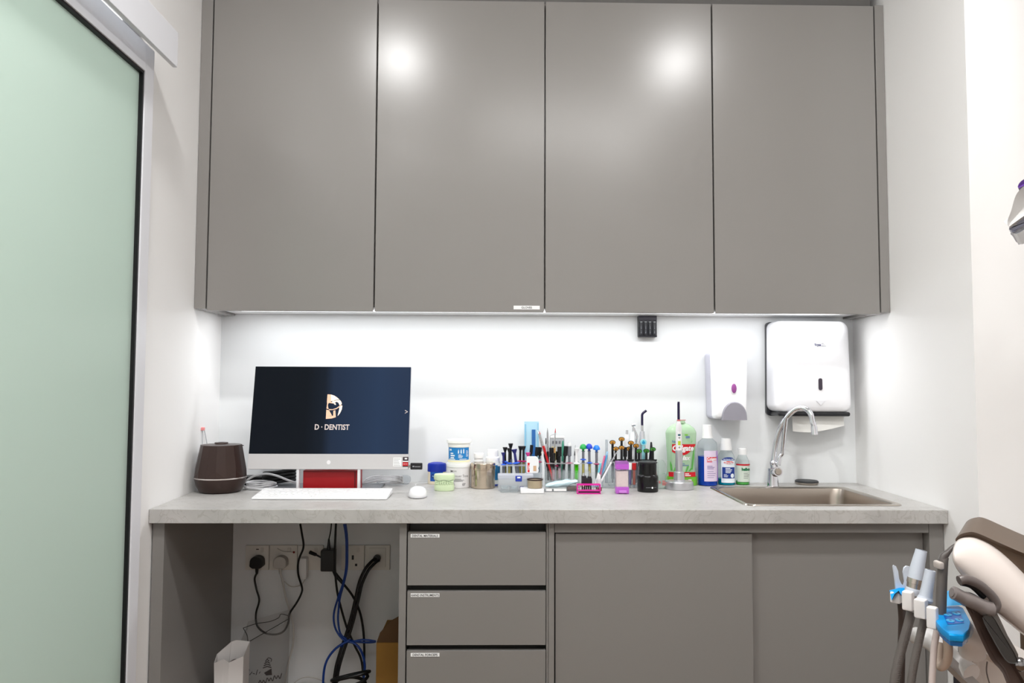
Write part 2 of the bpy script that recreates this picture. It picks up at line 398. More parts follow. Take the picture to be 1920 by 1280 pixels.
# sink: rim and bowl
SINKM = bpy.data.materials.new('brushed_sink_steel'); SINKM.use_nodes = True; nt = SINKM.node_tree; b = nt.nodes['Principled BSDF']
b.inputs['Metallic'].default_value = 1; b.inputs['Roughness'].default_value = .3; b.inputs['Base Color'].default_value = lin((186, 176, 166)) + (1,)
tc = nt.nodes.new('ShaderNodeTexCoord'); mpn = nt.nodes.new('ShaderNodeMapping'); mpn.inputs['Scale'].default_value = (8, 8, 220); nz = nt.nodes.new('ShaderNodeTexNoise'); nz.inputs['Scale'].default_value = 5
nt.links.new(tc.outputs['Object'], mpn.inputs[0]); nt.links.new(mpn.outputs[0], nz.inputs['Vector']); mr = nt.nodes.new('ShaderNodeMapRange'); mr.inputs[3].default_value = .22; mr.inputs[4].default_value = .42
nt.links.new(nz.outputs['Fac'], mr.inputs[0]); nt.links.new(mr.outputs[0], b.inputs['Roughness'])
sk = thing('kitchen_sink', 'stainless steel inset sink bowl set in the worktop under the tap', 'sink', ((SX0 + SX1) / 2, (SY0 + SY1) / 2, ZC))
def rr3(i, r, z): return [Vector((a, b_, z)) - Vector((sk.location.x, sk.location.y, ZC)) for a, b_ in rrect(SX0 + i, SX1 - i, SY0 + i, SY1 - i, max(r, .008), 6)]
obj('rim', MB().rings([rr3(0, .03, ZC + .0005), rr3(.002, .03, ZC + .0035), rr3(.013, .03, ZC + .0035), rr3(.02, .035, ZC - .001)], caps=False), STEEL, sk)
obj('bowl', MB().rings([rr3(.02, .035, ZC - .001), rr3(.026, .04, ZC - .03), rr3(.034, .045, ZC - .14), rr3(.05, .05, ZC - .165), rr3(.09, .05, ZC - .17), rr3(.15, .02, ZC - .171)], caps=False), SINKM, sk).data
bb = MB().rings([rr3(.15, .02, ZC - .171), rr3(.16, .02, ZC - .171)], caps=True); 
obj('drain', bb, STEEL, sk)

# ------------------------------------------------------------------ base cabinets
YD = -DC + .02                                         # cabinet fronts
ZB = ZC - TK - .001
def lx(px, py=1050, y=YD): return atY(px, py, y).x
ep = obj('end_panel', MB().box(0, lx(304) - .0, 0, DC - .025, 0, ZB), CABL, loc=(.003, YD + .003, 0), bevel=.001)
tag(ep, 'grey end panel closing the knee space against the white wall', 'panel')
XL1, XL2, XL3, XL4 = lx(748.5), lx(763), lx(1024), lx(1028)
du_ = thing('drawer_unit', 'grey drawer unit with three label-marked drawers showing under the worktop', 'cabinet', ((XL1 + XL4) / 2, YD, 0))
do_ = du_.location
obj('side_panel', shift(MB().box(XL1, XL2 - .0015, YD, -.003, 0, ZB), do_), CABL, du_, bevel=.001)
obj('side_panel', shift(MB().box(XL3 + .001, XL4, YD + .003, -.003, 0, ZB), do_), CABL, du_)
obj('carcass', shift(MB().box(XL2, XL3, YD + .07, -.003, .04, ZB - .003), do_), GREYD, du_)
zr = [(997, 1097), (1108, 1209), (1219.5, 1320)]
names = ['DENTAL MATERIALS', 'HAND INSTRUMENTS', 'DENTAL FORCEPS']
for i, (a, b_) in enumerate(zr):
    z1, z0 = atY(893, a, YD).z, atY(893, b_, YD).z
    dd = obj('drawer', shift(MB().box(XL2 + .002, XL3 - .001, YD - .001, YD + .018, z0, z1), do_), CABL, du_, bevel=.001)
    p0 = atY(770, a + 3.5, YD - .002); p1 = atY(824, a + 3.5, YD - .002)
    cxm, w2 = (p0.x + p1.x) / 2, (p1.x - p0.x) / 2; zc_ = z1 - .0105
    lb = MB().box(cxm - w2, cxm + w2, YD - .002, YD - .001, zc_ - .005, zc_ + .005); lb.mi = 1
    lb.text(names[i], .0062, flat(YD - .0023, cxm, zc_), bold=.02, cx=.92 if i < 2 else .98)
    obj('label_strip', shift(lb, do_), [PWHITE, INKD], dd, label='white strip printed ' + names[i])
# the drawers below those in view
zlast = atY(893, 1320, YD).z
obj('drawer', shift(MB().box(XL2 + .002, XL3 - .001, YD - .001, YD + .018, .06, zlast - .02), do_), CABL, du_, bevel=.001)
obj('plinth', shift(MB().box(XL2, XL3, YD + .04, YD + .055, 0, .055), do_), DARK, du_)

XS1, XS2, XS3, XS4, XS5 = lx(1028.5), lx(1040), lx(1413), lx(1737), lx(1777)
sb = thing('sink_cabinet', 'wide grey base cabinet with two sliding doors beneath the sink', 'cabinet', ((XS1 + XS5) / 2, YD, 0)); so = sb.location
zrail = atY(1200, 999, YD).z
obj('side_panel', shift(MB().box(XS1, XS2 - .001, YD, -.003, 0, ZB), so), CABL, sb, bevel=.001)
obj('side_panel', shift(MB().box(XS4 + .012, min(XS5, W_ - .002), YD + .004, -.03, 0, ZB), so), CABL, sb, bevel=.001)
obj('top_rail', shift(MB().box(XS2, XS4 + .011, YD + .004, YD + .022, zrail, ZB - .001), so), CABL, sb, bevel=.001)
obj('back_panel', shift(MB().box(XS2, XS4, -.02, -.004, .05, .6), so), GREYD, sb)
obj('bottom_panel', shift(MB().box(XS2, XS4, YD + .06, -.025, .05, .068), so), CABL, sb)
obj('sliding_door', shift(MB().box(XS2 + .003, XS3, YD + .012, YD + .030, .06, zrail - .004), so), CABL, sb, bevel=.001)
obj('sliding_door', shift(MB().box(XS3 - .03, XS4 + .01, YD + .034, YD + .052, .06, zrail + .004), so), CABL, sb, bevel=.001)
obj('plinth', shift(MB().box(XS2, XS4, YD + .06, YD + .075, 0, .05), so), DARK, sb)
# ------------------------------------------------------------------ tap
CH = CHROME
base = atZ(1453, 912, ZC); Yt = base.y + .022
ft = thing('kitchen_tap', 'tall chrome gooseneck tap with lever handle behind the sink', 'tap', (base.x, Yt, ZC)); fo = ft.location
def tp(px, py, y): return atY(px, py, y) - fo
s = mpp(Yt)
obj('body', MB().lathe([(0, 0), (.0215, 0), (.0205, .004), (.017, .045), (.0165, .062), (.0, .0625)], 24), CH, ft)
bq = tp(1450, 868, Yt)
obj('collar', MB().sphere(bq, .0135, 16).cyl(tp(1453, 880, Yt), tp(1450, 870, Yt), .016, .012, 18), CH, ft)
obj('spout', MB().curve([tp(1450, 866, Yt), tp(1453, 840, Yt), tp(1461, 808, Yt - .01), tp(1474, 783, Yt - .025), tp(1492, 767, Yt - .045), tp(1507, 765, Yt - .06), tp(1519, 774, Yt - .075), tp(1524, 792, Yt - .085), tp(1526, 797, Yt - .087)], .0095, 14, 5), CH, ft)
obj('nozzle', MB().tube([tp(1525, 792, Yt - .085), tp(1526, 798, Yt - .087), tp(1526.2, 799, Yt - .087), tp(1527.5, 815, Yt - .09)], [.0088, .0088, .0105, .0115], 18), CH, ft)
obj('handle_stem', MB().curve([tp(1459, 872, Yt - .012), tp(1463, 855, Yt - .012), tp(1467, 848, Yt - .014), tp(1470, 820, Yt - .02), tp(1473, 790, Yt - .028), tp(1474, 783, Yt - .03)], [.008] * 6 and .0075, 12, 5), CH, ft)
h = obj('handle', MB().cyl(tp(1453, 885, Yt - .003), tp(1459, 884, Yt - .045), .0175, .016, 20), CH, ft)
obj('handle_cap', MB().cyl(tp(1459, 884, Yt - .045), tp(1460, 884, Yt - .051), .0125, .010, 20), STEEL, h)

p = atZ(1508, 906, ZC); sc_ = mpp(p.y)
pl = thing('sink_strainer', 'round black rubber sink plug on its steel strainer dish beside the tap', 'sink plug', (p.x, -.043, ZC))
obj('dish', MB().lathe([(0, 0), (.036, 0), (.0415, .006), (.0415, .008), (0, .008)], 30), STEEL, pl)
obj('cap', MB().lathe([(0, .0082), (.040, .0082), (.041, .0115), (.038, .0145), (.02, .0155), (0, .0155)], 30), mat('dark_grey_rubber', (52, 54, 56), .5), pl)

# ------------------------------------------------------------------ paper towel dispenser
Yp = -.115
a, b_ = atY(1455.5, 690, Yp), atY(1601, 690, Yp)
zt_, zb_ = atY(1530, 600, Yp).z, atY(1530, 780, Yp).z
ctr = ((a.x + b_.x) / 2, 0, zb_)
pd = thing('paper_towel_dispenser', 'large white paper towel dispenser mounted on the splashback above the sink', 'dispenser', ctr)
hw = (b_.x - a.x) / 2; H = zt_ - zb_
def slab(hw0, hw1, z0, z1, y, rr):
    """rounded-rect outline, wider at the base"""
    out = []
    for x, z in rrect(-1, 1, 0, 1, .001, 6): out.append((x, z))
    pts = []
    for cx, cz, a0 in ((1, 1, 0), (-1, 1, PI / 2), (-1, 0, PI), (1, 0, 1.5 * PI)):
        for i in range(7):
            t = a0 + PI / 2 * i / 6
            x = cx * ((hw1 if cz else hw0) - rr) + rr * math.cos(t); z = (z1 - rr if cz else z0 + rr) + rr * math.sin(t)
            pts.append(Vector((x, y, z)))
    return pts
obj('back_plate', MB().rings([slab(hw + .002, hw - .001, -.001, H, -.0015, .014), slab(hw + .003, hw, -.003, H, -.02, .014)]), mat('dark_grey_plastic', (44, 45, 50), .4), pd)
obj('cover', MB().rings([slab(hw + .002, hw - .001, .014, H, -.02, .026), slab(hw + .002, hw - .003, .014, H, -.05, .026), slab(hw, hw - .006, .012, H - .001, -.080, .028), slab(hw - .004, hw - .010, .014, H - .006, -.096, .028), slab(hw - .014, hw - .022, .02, H - .018, -.108, .028), slab(hw - .03, hw - .04, .035, H - .034, -.1135, .025), slab(hw - .06, hw - .07, .06, H - .06, -.1165, .02)]), mat('white_satin_plastic', (242, 242, 245), .42), pd, ang=60)
obj('slot_band', MB().rbox(-hw + .008, hw - .01, -.106, -.02, -.001, .0145, .006), mat('black_band', (28, 29, 33), .35), pd)
q = atY(1538, 720, Yp - .002); ku, kv = q.x - ctr[0], q.z - zb_
obj('key_slot', MB().prism(rrect(ku - .0065, ku + .0065, kv - .021, kv + .021, .006), -.120, -.112), mat('smoked_plastic', (62, 54, 66), .25), pd)
q = atY(1539, 754, Yp - .002); ku, kv = q.x - ctr[0], q.z - zb_
obj('arrow_mark', MB().prism([(ku - .017, kv + .006), (ku + .017, kv + .006), (ku, kv - .011)], -.1182, -.112), mat('pale_relief', (226, 226, 230), .5), pd)
q = atY(1539, 646, Yp - .002); ku, kv = q.x - ctr[0], q.z - zb_
lg = MB(); mp = flat(-.1184, ku, kv); lg.text('Tryss', .0075, mp, u=-.012, bold=.05); lg.mi = 1; lg.rect(.002, .01, .004, .0055, mp); lg.rect(.002, .014, -.001, .0002, mp); lg.rect(.002, .019, -.0058, -.0046, mp)
lg.rect(-.01, .0, .0065, .0072, mp)
obj('printed_logo', lg, [mat('navy_print', (48, 48, 96), .5), INK], pd)
pa, pb = atY(1486, 790, -.075), atY(1583, 790, -.075)
pm = MB(); N = 14; R0 = []
for k in range(N + 1):
    u = k / N; x = pa.x + (pb.x - pa.x) * u - ctr[0]
    zlow = -.05 - .012 * (1 - abs(2 * u - .65) ** 1.5) + .008 * u
    R0.append([Vector((x, -.07, .004)), Vector((x, -.078 - .004 * math.sin(u * 5), zlow)), Vector((x, -.0765 - .004 * math.sin(u * 5), zlow)), Vector((x, -.0685, .004))])
pm.rings(R0)
pt = obj('paper_towel', shift(pm, (0, 0, 0)), mat('tissue_paper', (238, 237, 233), .9), loc=ctr); tag(pt, 'white paper towel hanging out of the wall dispenser', 'paper towel')

# ------------------------------------------------------------------ soap dispenser
Ys = -.1
a, b_ = atY(1337, 720, Ys), atY(1404.5, 720, Ys); zt_, zb_ = atY(1370, 659, Ys).z, atY(1370, 786, Ys).z
cs = ((a.x + b_.x) / 2, 0, zb_); hw = (b_.x - a.x) / 2; H = zt_ - zb_
sd = thing('soap_dispenser', 'white wall soap dispenser with grey push lever and violet oval window', 'dispenser', cs)
def so_(f, y, ins=0): return [Vector((x * f, y, z)) for x, z in [(p_.x, p_.z) for p_ in slab(hw * .93 - ins, hw - ins, ins, H - ins, 0, .014)]]
obj('back_shell', MB().rings([so_(1.03, -.0015), so_(1.07, -.03), so_(1.03, -.062)]), mat('lilac_grey_plastic', (196, 195, 208), .35), sd, ang=60)
obj('cover', MB().rings([so_(1.0, -.060), so_(1.0, -.085, .001), so_(1.0, -.096, .005), so_(1.0, -.101, .012), so_(1, -.1025, .024)]), WHITEG, sd, ang=60)
q = atY(1375.5, 728, Ys); ku, kv = q.x - cs[0], q.z - zb_
obj('window_rim', MB().lathe([(.0, 0), (.0175, 0), (.0185, .002), (.0150, .0035), (0, .003)], 30, sx=.72, xf=lambda v: Vector((ku + v.x, -.1015 - v.z, kv + v.y + .004)), sy=1.35), mat('pale_window_rim', (232, 232, 238), .3), sd)
obj('soap_window', MB().sphere((ku, -.1035, kv), .0165, 20, (.62, .25, 1.1)), mat('violet_window', (150, 78, 146), .12), sd)
q0, q1 = atY(1353, 786, Ys), atY(1400, 786, Ys); ku = (q0.x + q1.x) / 2 - cs[0]; wv = (q1.x - q0.x) / 2; hv = (atY(1375, 752, Ys).z - zb_)
def lev(f, y): return [Vector((ku + wv * f * math.cos(PI * i / 18), y, -.002 + hv * f * math.sin(PI * i / 18) ** .8)) for i in range(19)]
obj('push_lever', MB().rings([lev(1, -.09), lev(1, -.106), lev(.94, -.1105)]), mat('grey_lever', (148, 146, 156), .4), sd, ang=50)

# ------------------------------------------------------------------ battery charger under the cabinet
Yc = -.03
a, b_ = atY(1197.5, 610, Yc), atY(1232, 610, Yc); zt_, zb_ = ZU + .014, atY(1214, 631.5, Yc).z
cc = ((a.x + b_.x) / 2, 0, zb_); hw = (b_.x - a.x) / 2; H = zt_ - zb_
bc = thing('battery_charger', 'black battery charger with four cells fixed under the wall cabinet', 'charger', cc)
zz = atY(1214, 600, Yc).z - zb_
DK = mat('charger_plastic', (30, 30, 38), .35)
obj('case', MB().rbox(-hw, hw, -.022, -.001, 0, H, .0025), DK, bc)
obj('upper_cover', MB().rbox(-hw, hw, -.030, -.021, zz, H, .002), mat('charger_cover', (58, 56, 66), .4), bc)
fr_ = MB().box(-hw, hw, -.0265, -.021, 0, .006).box(-hw, hw, -.0265, -.021, zz - .004, zz - .0005)
for k in range(5):
    x = -hw + .0015 + (2 * hw - .003) * k / 4; fr_.box(x - .0012, x + .0012, -.0255, -.021, .006, zz - .004)
obj('cell_frame', fr_, DK, bc)
for k in range(4):
    x = -hw + .0015 + (2 * hw - .003) * (k + .5) / 4; rb = (2 * hw - .003) / 8 - .0017
    cell = MB().cyl((x, -.0255, .0065), (x, -.0255, zz - .006), rb, n=14); cell.cyl((x, -.0255, zz - .006), (x, -.0255, zz - .0045), rb * .4, n=10)
    cell.mi = 1; mpc = (lambda r_, xx: lambda u, v: (xx + (r_ + .0002) * math.sin(u / r_), -.0255 - (r_ + .0002) * math.cos(u / r_), v))(rb, x)
    for j in range(6): cell.rect(-.0016 + .0004 * (j % 2), .0012, .014 + j * .0055, .0165 + j * .0055 - .001 * (j % 3), mpc)
    cell.mi = 2; cell.rect(-rb * .8, rb * .8, zz - .0075, zz - .0062, mpc, 4)
    obj('battery', cell, [mat('battery_black', (26, 27, 32), .3), mat('battery_print', (140, 142, 150), .5), mat('battery_ring', (210, 212, 216), .3)], bc)

# ------------------------------------------------------------------ desktop computer
Yb, Yt2 = -.275, -.215
BL, BR, TL, TR = atY(466, 879, Yb), atY(766.5, 880, Yb), atY(477, 686, Yt2), atY(770, 688, Yt2)
mw = ((BR.x - BL.x) + (TR.x - TL.x)) / 2
mcx = (BL.x + BR.x + TL.x + TR.x) / 4; mz = (BL.z + BR.z) / 2; up_ = Vector((0, Yt2 - Yb, (TL.z + TR.z) / 2 - mz)); mh = up_.length; up_.normalize()
nrm = Vector((1, 0, 0)).cross(up_) * 1.0                 # points towards -y (viewer)
if nrm.y > 0: nrm = -nrm
pc = thing('desktop_computer', 'all-in-one desktop computer with dark screen and silver chin on the worktop', 'computer', (mcx, Yb, ZC + .0005))
mo = Vector((mcx, Yb, mz)) - pc.location
rotm = lambda u, v, d: mo + Vector((u, 0, 0)) + up_ * v + nrm * d
def XF(vv): return rotm(vv.x, vv.z, -vv.y)
hw = mw / 2; chin = mh * (880 - 852) / (880 - 687)
obj('housing', MB().rbox(-hw, hw, .002, .016, 0, mh, .003, xf=XF).rbox(-hw * .8, hw * .8, .016, .035, .02, mh * .8, .008, xf=XF), ALU, pc)
SIL = mat('silver_chin', (204, 202, 203), .4, .25)
ch = obj('chin', MB().rbox(-hw, hw, -.0025, .002, 0, chin, .0008, xf=XF), SIL, pc)
sm = bpy.data.materials.new('screen_image'); sm.use_nodes = True; nt = sm.node_tree; b = nt.nodes['Principled BSDF']; b.inputs['Base Color'].default_value = (.004, .004, .005, 1); b.inputs['Roughness'].default_value = .3; b.inputs['Specular IOR Level'].default_value = .06
tc = nt.nodes.new('ShaderNodeTexCoord'); sx = nt.nodes.new('ShaderNodeSeparateXYZ'); mr = nt.nodes.new('ShaderNodeMapRange'); mr.inputs[1].default_value = -hw; mr.inputs[2].default_value = hw
cr = nt.nodes.new('ShaderNodeValToRGB'); e = cr.color_ramp.elements; e[0].position = .0; e[0].color = lin((13, 19, 26)) + (1,); e[1].position = 1; e[1].color = lin((40, 56, 82)) + (1,)
for p_, c in ((.34, (13, 19, 26)), (.455, (20, 29, 41)), (.51, (34, 48, 70)), (.8, (41, 60, 88))): k = e.new(p_); k.color = lin(c) + (1,)
nt.links.new(tc.outputs['Object'], sx.inputs[0]); nt.links.new(sx.outputs[0], mr.inputs[0]); nt.links.new(mr.outputs[0], cr.inputs[0]); nt.links.new(cr.outputs[0], b.inputs['Emission Color']); b.inputs['Emission Strength'].default_value = .85
scr = obj('screen', MB().rbox(-hw + .001, hw - .001, -.0022, .002, chin, mh - .001, .0006, xf=XF), sm, pc)
# picture on the screen: gold tooth letter D, name and arrow
pw = mpp(Yb + .03)
def S(u, v): return rotm(u, v, .0026)
def spx(px, py):               # photo pixel -> screen plane (u, v)
    d = ray(px, py); o_ = rotm(0, 0, 0) + pc.location; t_ = (o_ - EYE).dot(nrm) / d.dot(nrm); q_ = EYE + d * t_ - o_
    return q_.x, q_.dot(up_)
def zp(zx, zy): return spx(580 + zx / 12.8, 720 + zy / 12.8)
GOLD = mat('screen_gold', (222, 180, 152), .6, emit=.5); GOLD2 = mat('screen_gold_light', (244, 228, 210), .6, emit=.5); GREYT = mat('screen_text', (190, 178, 174), .5, emit=.45)
lg = MB()
P_ = lambda *pts: lg.shape([zp(x, y) for x, y in pts], S)
P_((440, 245), (520, 250), (520, 420), (600, 470), (545, 462), (480, 452), (432, 452), (425, 440))
P_((432, 452), (470, 452), (448, 500), (455, 560), (470, 600), (415, 590))
P_((412, 612), (480, 630), (548, 755), (450, 770), (400, 835))
P_((450, 770), (575, 760), (580, 640), (628, 625), (640, 795), (540, 825), (400, 835))
P_((470, 600), (560, 603), (650, 575), (730, 520), (780, 495), (740, 545), (650, 600), (560, 622), (480, 625))
lg.mi = 1
P_((522, 250), (600, 275), (670, 320), (728, 372), (640, 380), (560, 405), (522, 410))
P_((560, 408), (660, 388), (742, 384), (775, 430), (785, 480), (730, 515), (705, 450), (660, 425), (622, 440), (600, 465), (540, 440))
P_((600, 462), (632, 452), (645, 500), (600, 490))
P_((770, 512), (795, 515), (785, 600), (740, 700), (680, 770), (700, 690), (720, 600), (722, 555))
obj('screen_logo', lg, [GOLD, GOLD2], scr)
tx = MB(); u0, v0 = spx(623, 800.5); hgt = 9.6 * pw * 1.0
tx.text('D · DENTIST', hgt, S, u0, v0, bold=.025, cx=.84, rot=-.005)
obj('screen_text', tx, GREYT, scr)
obj('screen_arrow', MB().text('>', hgt, S, *spx(762, 772), cx=.8), GREYT, scr)
em = MB(); u0, v0 = spx(616.5, 866.5); mpd = lambda u, v: rotm(u, v, .0030)
em.shape([(u0 + .0065 * math.cos(2 * PI * i / 20), v0 + .007 * math.sin(2 * PI * i / 20)) for i in range(20)], mpd)
obj('chin_emblem', em, mat('pale_emblem', (238, 236, 238), .3), ch)
stk = MB(); (u0, v0), (u1, v1) = spx(737, 874), spx(753, 857.5); stk.rect(u0, u1, v0, v1, mpd); stk.mi = 1
for j in range(5): stk.rect(u0 + .002, u1 - .003 - .006 * ((j * 3) % 4) / 3, v1 - .0055 - j * .0052, v1 - .0045 - j * .0052, lambda u, v: rotm(u, v, .0032))
obj('white_sticker', stk, [PWHITE, INK], ch, label='small white specification sticker')
stk = MB(); (u0, v0), (u1, v1) = spx(755, 875), spx(766, 856.5); stk.rect(u0, u1, v0, v1, mpd); q_ = lambda u, v: rotm(u, v, .0032)
H2 = v1 - v0; stk.mi = 1; stk.rect(u0, u1, v0 + H2 * .1, v0 + H2 * .45, q_); stk.mi = 2; stk.rect(u0, u1, v0 + H2 * .5, v0 + H2 * .6, q_); stk.rect(u0 + .002, u1 - .003, v0 + H2 * .25, v0 + H2 * .32, q_); stk.rect(u0 + .006, u1 - .004, v0 + H2 * .75, v0 + H2 * .9, q_)
obj('red_sticker', stk, [mat('sticker_black', (52, 34, 42), .4), mat('sticker_red', (206, 24, 34), .4), PWHITE], ch, label='small red and black sticker')
# stand: white loop with two uprights and grey foot
sA, sB = atY(562.5, 890, Yb + .03).x - mcx, atY(675.5, 890, Yb + .03).x - mcx
st_ = MB()
for x in (sA, sB): st_.rbox(x - .0045, x + .0045, -.0, .014, .0, mz - ZC + .002, .002).rbox(x - .0045, x + .0045, -.0, .11, .0, .005, .002)
st_.rbox(-.045, .045, .10, .11, 0, mz - ZC + .09, .002)
obj('stand', st_, mat('white_metal', (228, 228, 230), .35), pc)
fL, fR = atZ(520, 909, ZC).x - mcx, atZ(722, 909, ZC).x - mcx
obj('foot', MB().rbox(fL, fR, .03, .20, 0, .006, .002), mat('grey_metal_foot', (150, 152, 156), .35, .6), pc)
# red box between the uprights
rx0, rx1 = atY(563, 890, Yb + .0).x + .004, atY(672, 890, Yb).x - .003
rb = thing('red_box', 'bright red oblong box tucked between the uprights of the computer stand', 'box', ((rx0 + rx1) / 2, Yb + .06, ZC + .006))
hw2 = (rx1 - rx0) / 2; hh = mz - ZC - .006 - .006
RED = mat('red_card', (158, 4, 16), .45)
obj('body', MB().rbox(-hw2, hw2, -.04, .03, 0, hh, .002), RED, rb)
obj('edge_trim', MB().box(hw2 - .013, hw2 - .0105, -.0408, -.0395, 0, hh - .004).box(-hw2 + .001, hw2 - .0105, -.0408, -.0395, hh - .0045, hh - .003), mat('dark_red_edge', (74, 4, 14), .5), rb)
# usb drive sticking out of the computer's side
ua, ub = atY(769.5, 874, Yb + .02), atY(792, 874, Yb + .02)
ud = thing('flash_drive', 'black flash drive plugged into the edge of the computer', 'flash drive', (ua.x, Yb + .02, atY(780, 880, Yb + .02).z))
wd = ub.x - ua.x; hd = atY(780, 867.5, Yb + .02).z - ud.location.z
obj('case', MB().rbox(0, wd, -.004, .005, 0, hd, .0025), mat('black_case', (24, 24, 28), .35), ud)
um = MB(); um.text('Transcend', .0042, flat(-.0043, wd * .55, hd * .48), bold=.02, cx=.9); um.shape([(wd * .24 + .0022 * math.cos(t * PI / 5), hd * .48 + .0022 * math.sin(t * PI / 5)) for t in range(10)], flat(-.0043))
obj('printed_mark', um, mat('silver_print', (176, 176, 180), .4), ud)
obj('plug', MB().box(-.02, 0, -.001, .003, hd * .3, hd * .7), STEEL, ud)

# keyboard
KY0, KY1 = atZ(600, 937, ZC).y, atZ(600, 937, ZC).y + .128
ka, kb = atZ(471, 937, ZC).x, atZ(724.5, 938, ZC).x
kx = (ka + kb) / 2
kb_ = thing('keyboard', 'slim white full-size keyboard in front of the computer', 'keyboard', (kx, KY0, ZC)); hw = (kb - ka) / 2
kz = lambda y: .007 + .012 * y / .128
KW = mat('white_keyboard', (236, 236, 238), .35)
obj('body', MB().prism([(0, .001), (.128, .004), (.128, kz(.128)), (.002, kz(0)), (0, kz(0) - .0015)], -hw, hw, 'x'), KW, kb_, bevel=.001)
km = MB(); rows = [(.008, [1.25, 1.25, 1.25, 6.0, 1.25, 1.25, 1.25, 1.25]), (.027, [2.25] + [1] * 10 + [2.75]), (.046, [1.75] + [1] * 11 + [2.25]), (.065, [1.5] + [1] * 12 + [1.5]), (.084, [1] * 13 + [2]), (.103, [1.15] * 13)]
unit = (2 * hw * .64) / 15
for y, ks in rows:
    x = -hw + .008
    for k in ks:
        km.box(x + .0008, x + unit * k - .0008, y, y + .0165, kz(y) - .001, kz(y) + .0022, xf=None); x += unit * k
    for blk, n in ((-hw + .008 + unit * 15.4, 3), (-hw + .008 + unit * 18.8, 4)):
        for j in range(n): km.box(blk + j * unit + .0008, blk + (j + 1) * unit - .0008, y, y + .0165, kz(y) - .001, kz(y) + .0022)
ko = obj('keys', km, mat('white_keys', (242, 242, 243), .4), kb_); ko['kind'] = 'stuff'

# mouse
pm_ = atZ(780, 935, ZC); wm = mpp(pm_.y) * 35 / 2
ms = thing('mouse', 'white computer mouse lying to one side of the keyboard', 'mouse', (pm_.x, pm_.y + .05, ZC), rz=.08)
def mring(f, z): return [Vector((wm * f * math.cos(t) * (1 - .08 * math.sin(t)), .054 * f * math.sin(t), z)) for t in [2 * PI * i / 28 for i in range(28)]]
obj('body', MB().rings([mring(.9, 0), mring(1, .004), mring(1.0, .012), mring(.94, .019), mring(.8, .0255), mring(.56, .0295), mring(.25, .0315), mring(.05, .032)]), WHITEG, ms, ang=60)
obj('base_line', MB().rings([mring(.93, -.0002), mring(1.012, .0025), mring(1.012, .0045), mring(.98, .0055)]), mat('grey_mouse_base', (205, 205, 208), .4), ms)
obj('scroll_wheel', MB().cyl((-.003, -.028, .0255), (.003, -.028, .0255), .0065, n=14), mat('pale_rubber', (220, 220, 222), .5), ms)

def cable(name, label, pts, r, m, cat='cable', sub=6, n=7):
    """pts: pixel and depth plane of each bend; a tube through them"""
    P3 = [atY(a, b_, c) for a, b_, c in pts]
    o_ = P3[0].copy(); mb = MB().curve([q_ - o_ for q_ in P3], r, n, sub)
    o = obj(name, mb, m, loc=o_); tag(o, label, cat); return o
def cableZ(name, label, pts, r, m, cat='cable', sub=6, n=7):
    P3 = [atZ(a, b_, ZC + c) for a, b_, c in pts]
    o_ = P3[0].copy(); o = obj(name, MB().curve([q_ - o_ for q_ in P3], r, n, sub), m, loc=o_); tag(o, label, cat); return o
WCAB = mat('white_cable', (222, 222, 224), .4)
cableZ('mouse_cable', 'thin white mouse cable trailing towards the computer foot', [(780, 911, .025), (781, 907, .012), (800, 905, .003), (818, 906, .003), (816, 903, .003), (800, 901.5, .003), (770, 900, .003), (735, 899, .003), (705, 897.5, .003)], .0016, WCAB)
# power brick and cables behind the computer
pb = atZ(500, 902, ZC); 
br = thing('power_brick', 'black power brick lying behind the computer beside the brown diffuser', 'power adapter', (pb.x, -.10, ZC))
obj('case', MB().rbox(-.052, .047, -.03, .03, 0, .034, .005), BLACK, br)
obj('cable_end', MB().curve([(-.052, 0, .012), (-.075, -.005, .010), (-.092, .0, .008)], .004), BLACK, br)
mb = MB()
for k in range(4):
    z0 = .006 + .011 * k
    mb.curve([(-.05, -.012 + .005 * k, z0), (-.02, -.03, z0 + .004), (.03, -.02 + .004 * k, z0 + .01), (.055, .0, z0 + .012), (.04, .03, z0 + .006), (-.02, .028, z0), (-.05, .01, z0)], .006, 7, 5)
cpos = atZ(550, 903, ZC)
tag(obj('black_cable_coil', mb, RUBBER, loc=(cpos.x - .02, -.125, ZC + .0062)), 'tangle of thick black cable behind the white stand of the computer', 'cable')
# white cable coil
cw = atZ(496, 907, ZC); mb = MB()
for k in range(5):
    a_ = .048 + .006 * math.sin(k * 2.1); pts = [(a_ * math.cos(t) + .004 * math.sin(3 * t + k), .026 * math.sin(t) + .003 * k - .006, .004 + .0045 * k + .003 * math.sin(2 * t + k)) for t in [2 * PI * i / 12 for i in range(12)]]
    mb.curve(pts + [pts[0]], .0024, 7, 4)
tag(obj('white_cable_coil', mb, WCAB, loc=(atY(489, 905, -.19).x, -.19, ZC)), 'loose coil of white cable on the worktop at the keyboard corner', 'cable')
cable('white_power_cable', 'white cable arching over the black power brick', [(456, 908, -.20), (463, 900, -.2), (480, 891, -.2), (500, 888, -.2), (520, 892, -.2), (540, 900, -.2), (556, 905, -.19), (563, 904, -.19)], .0036, WCAB)
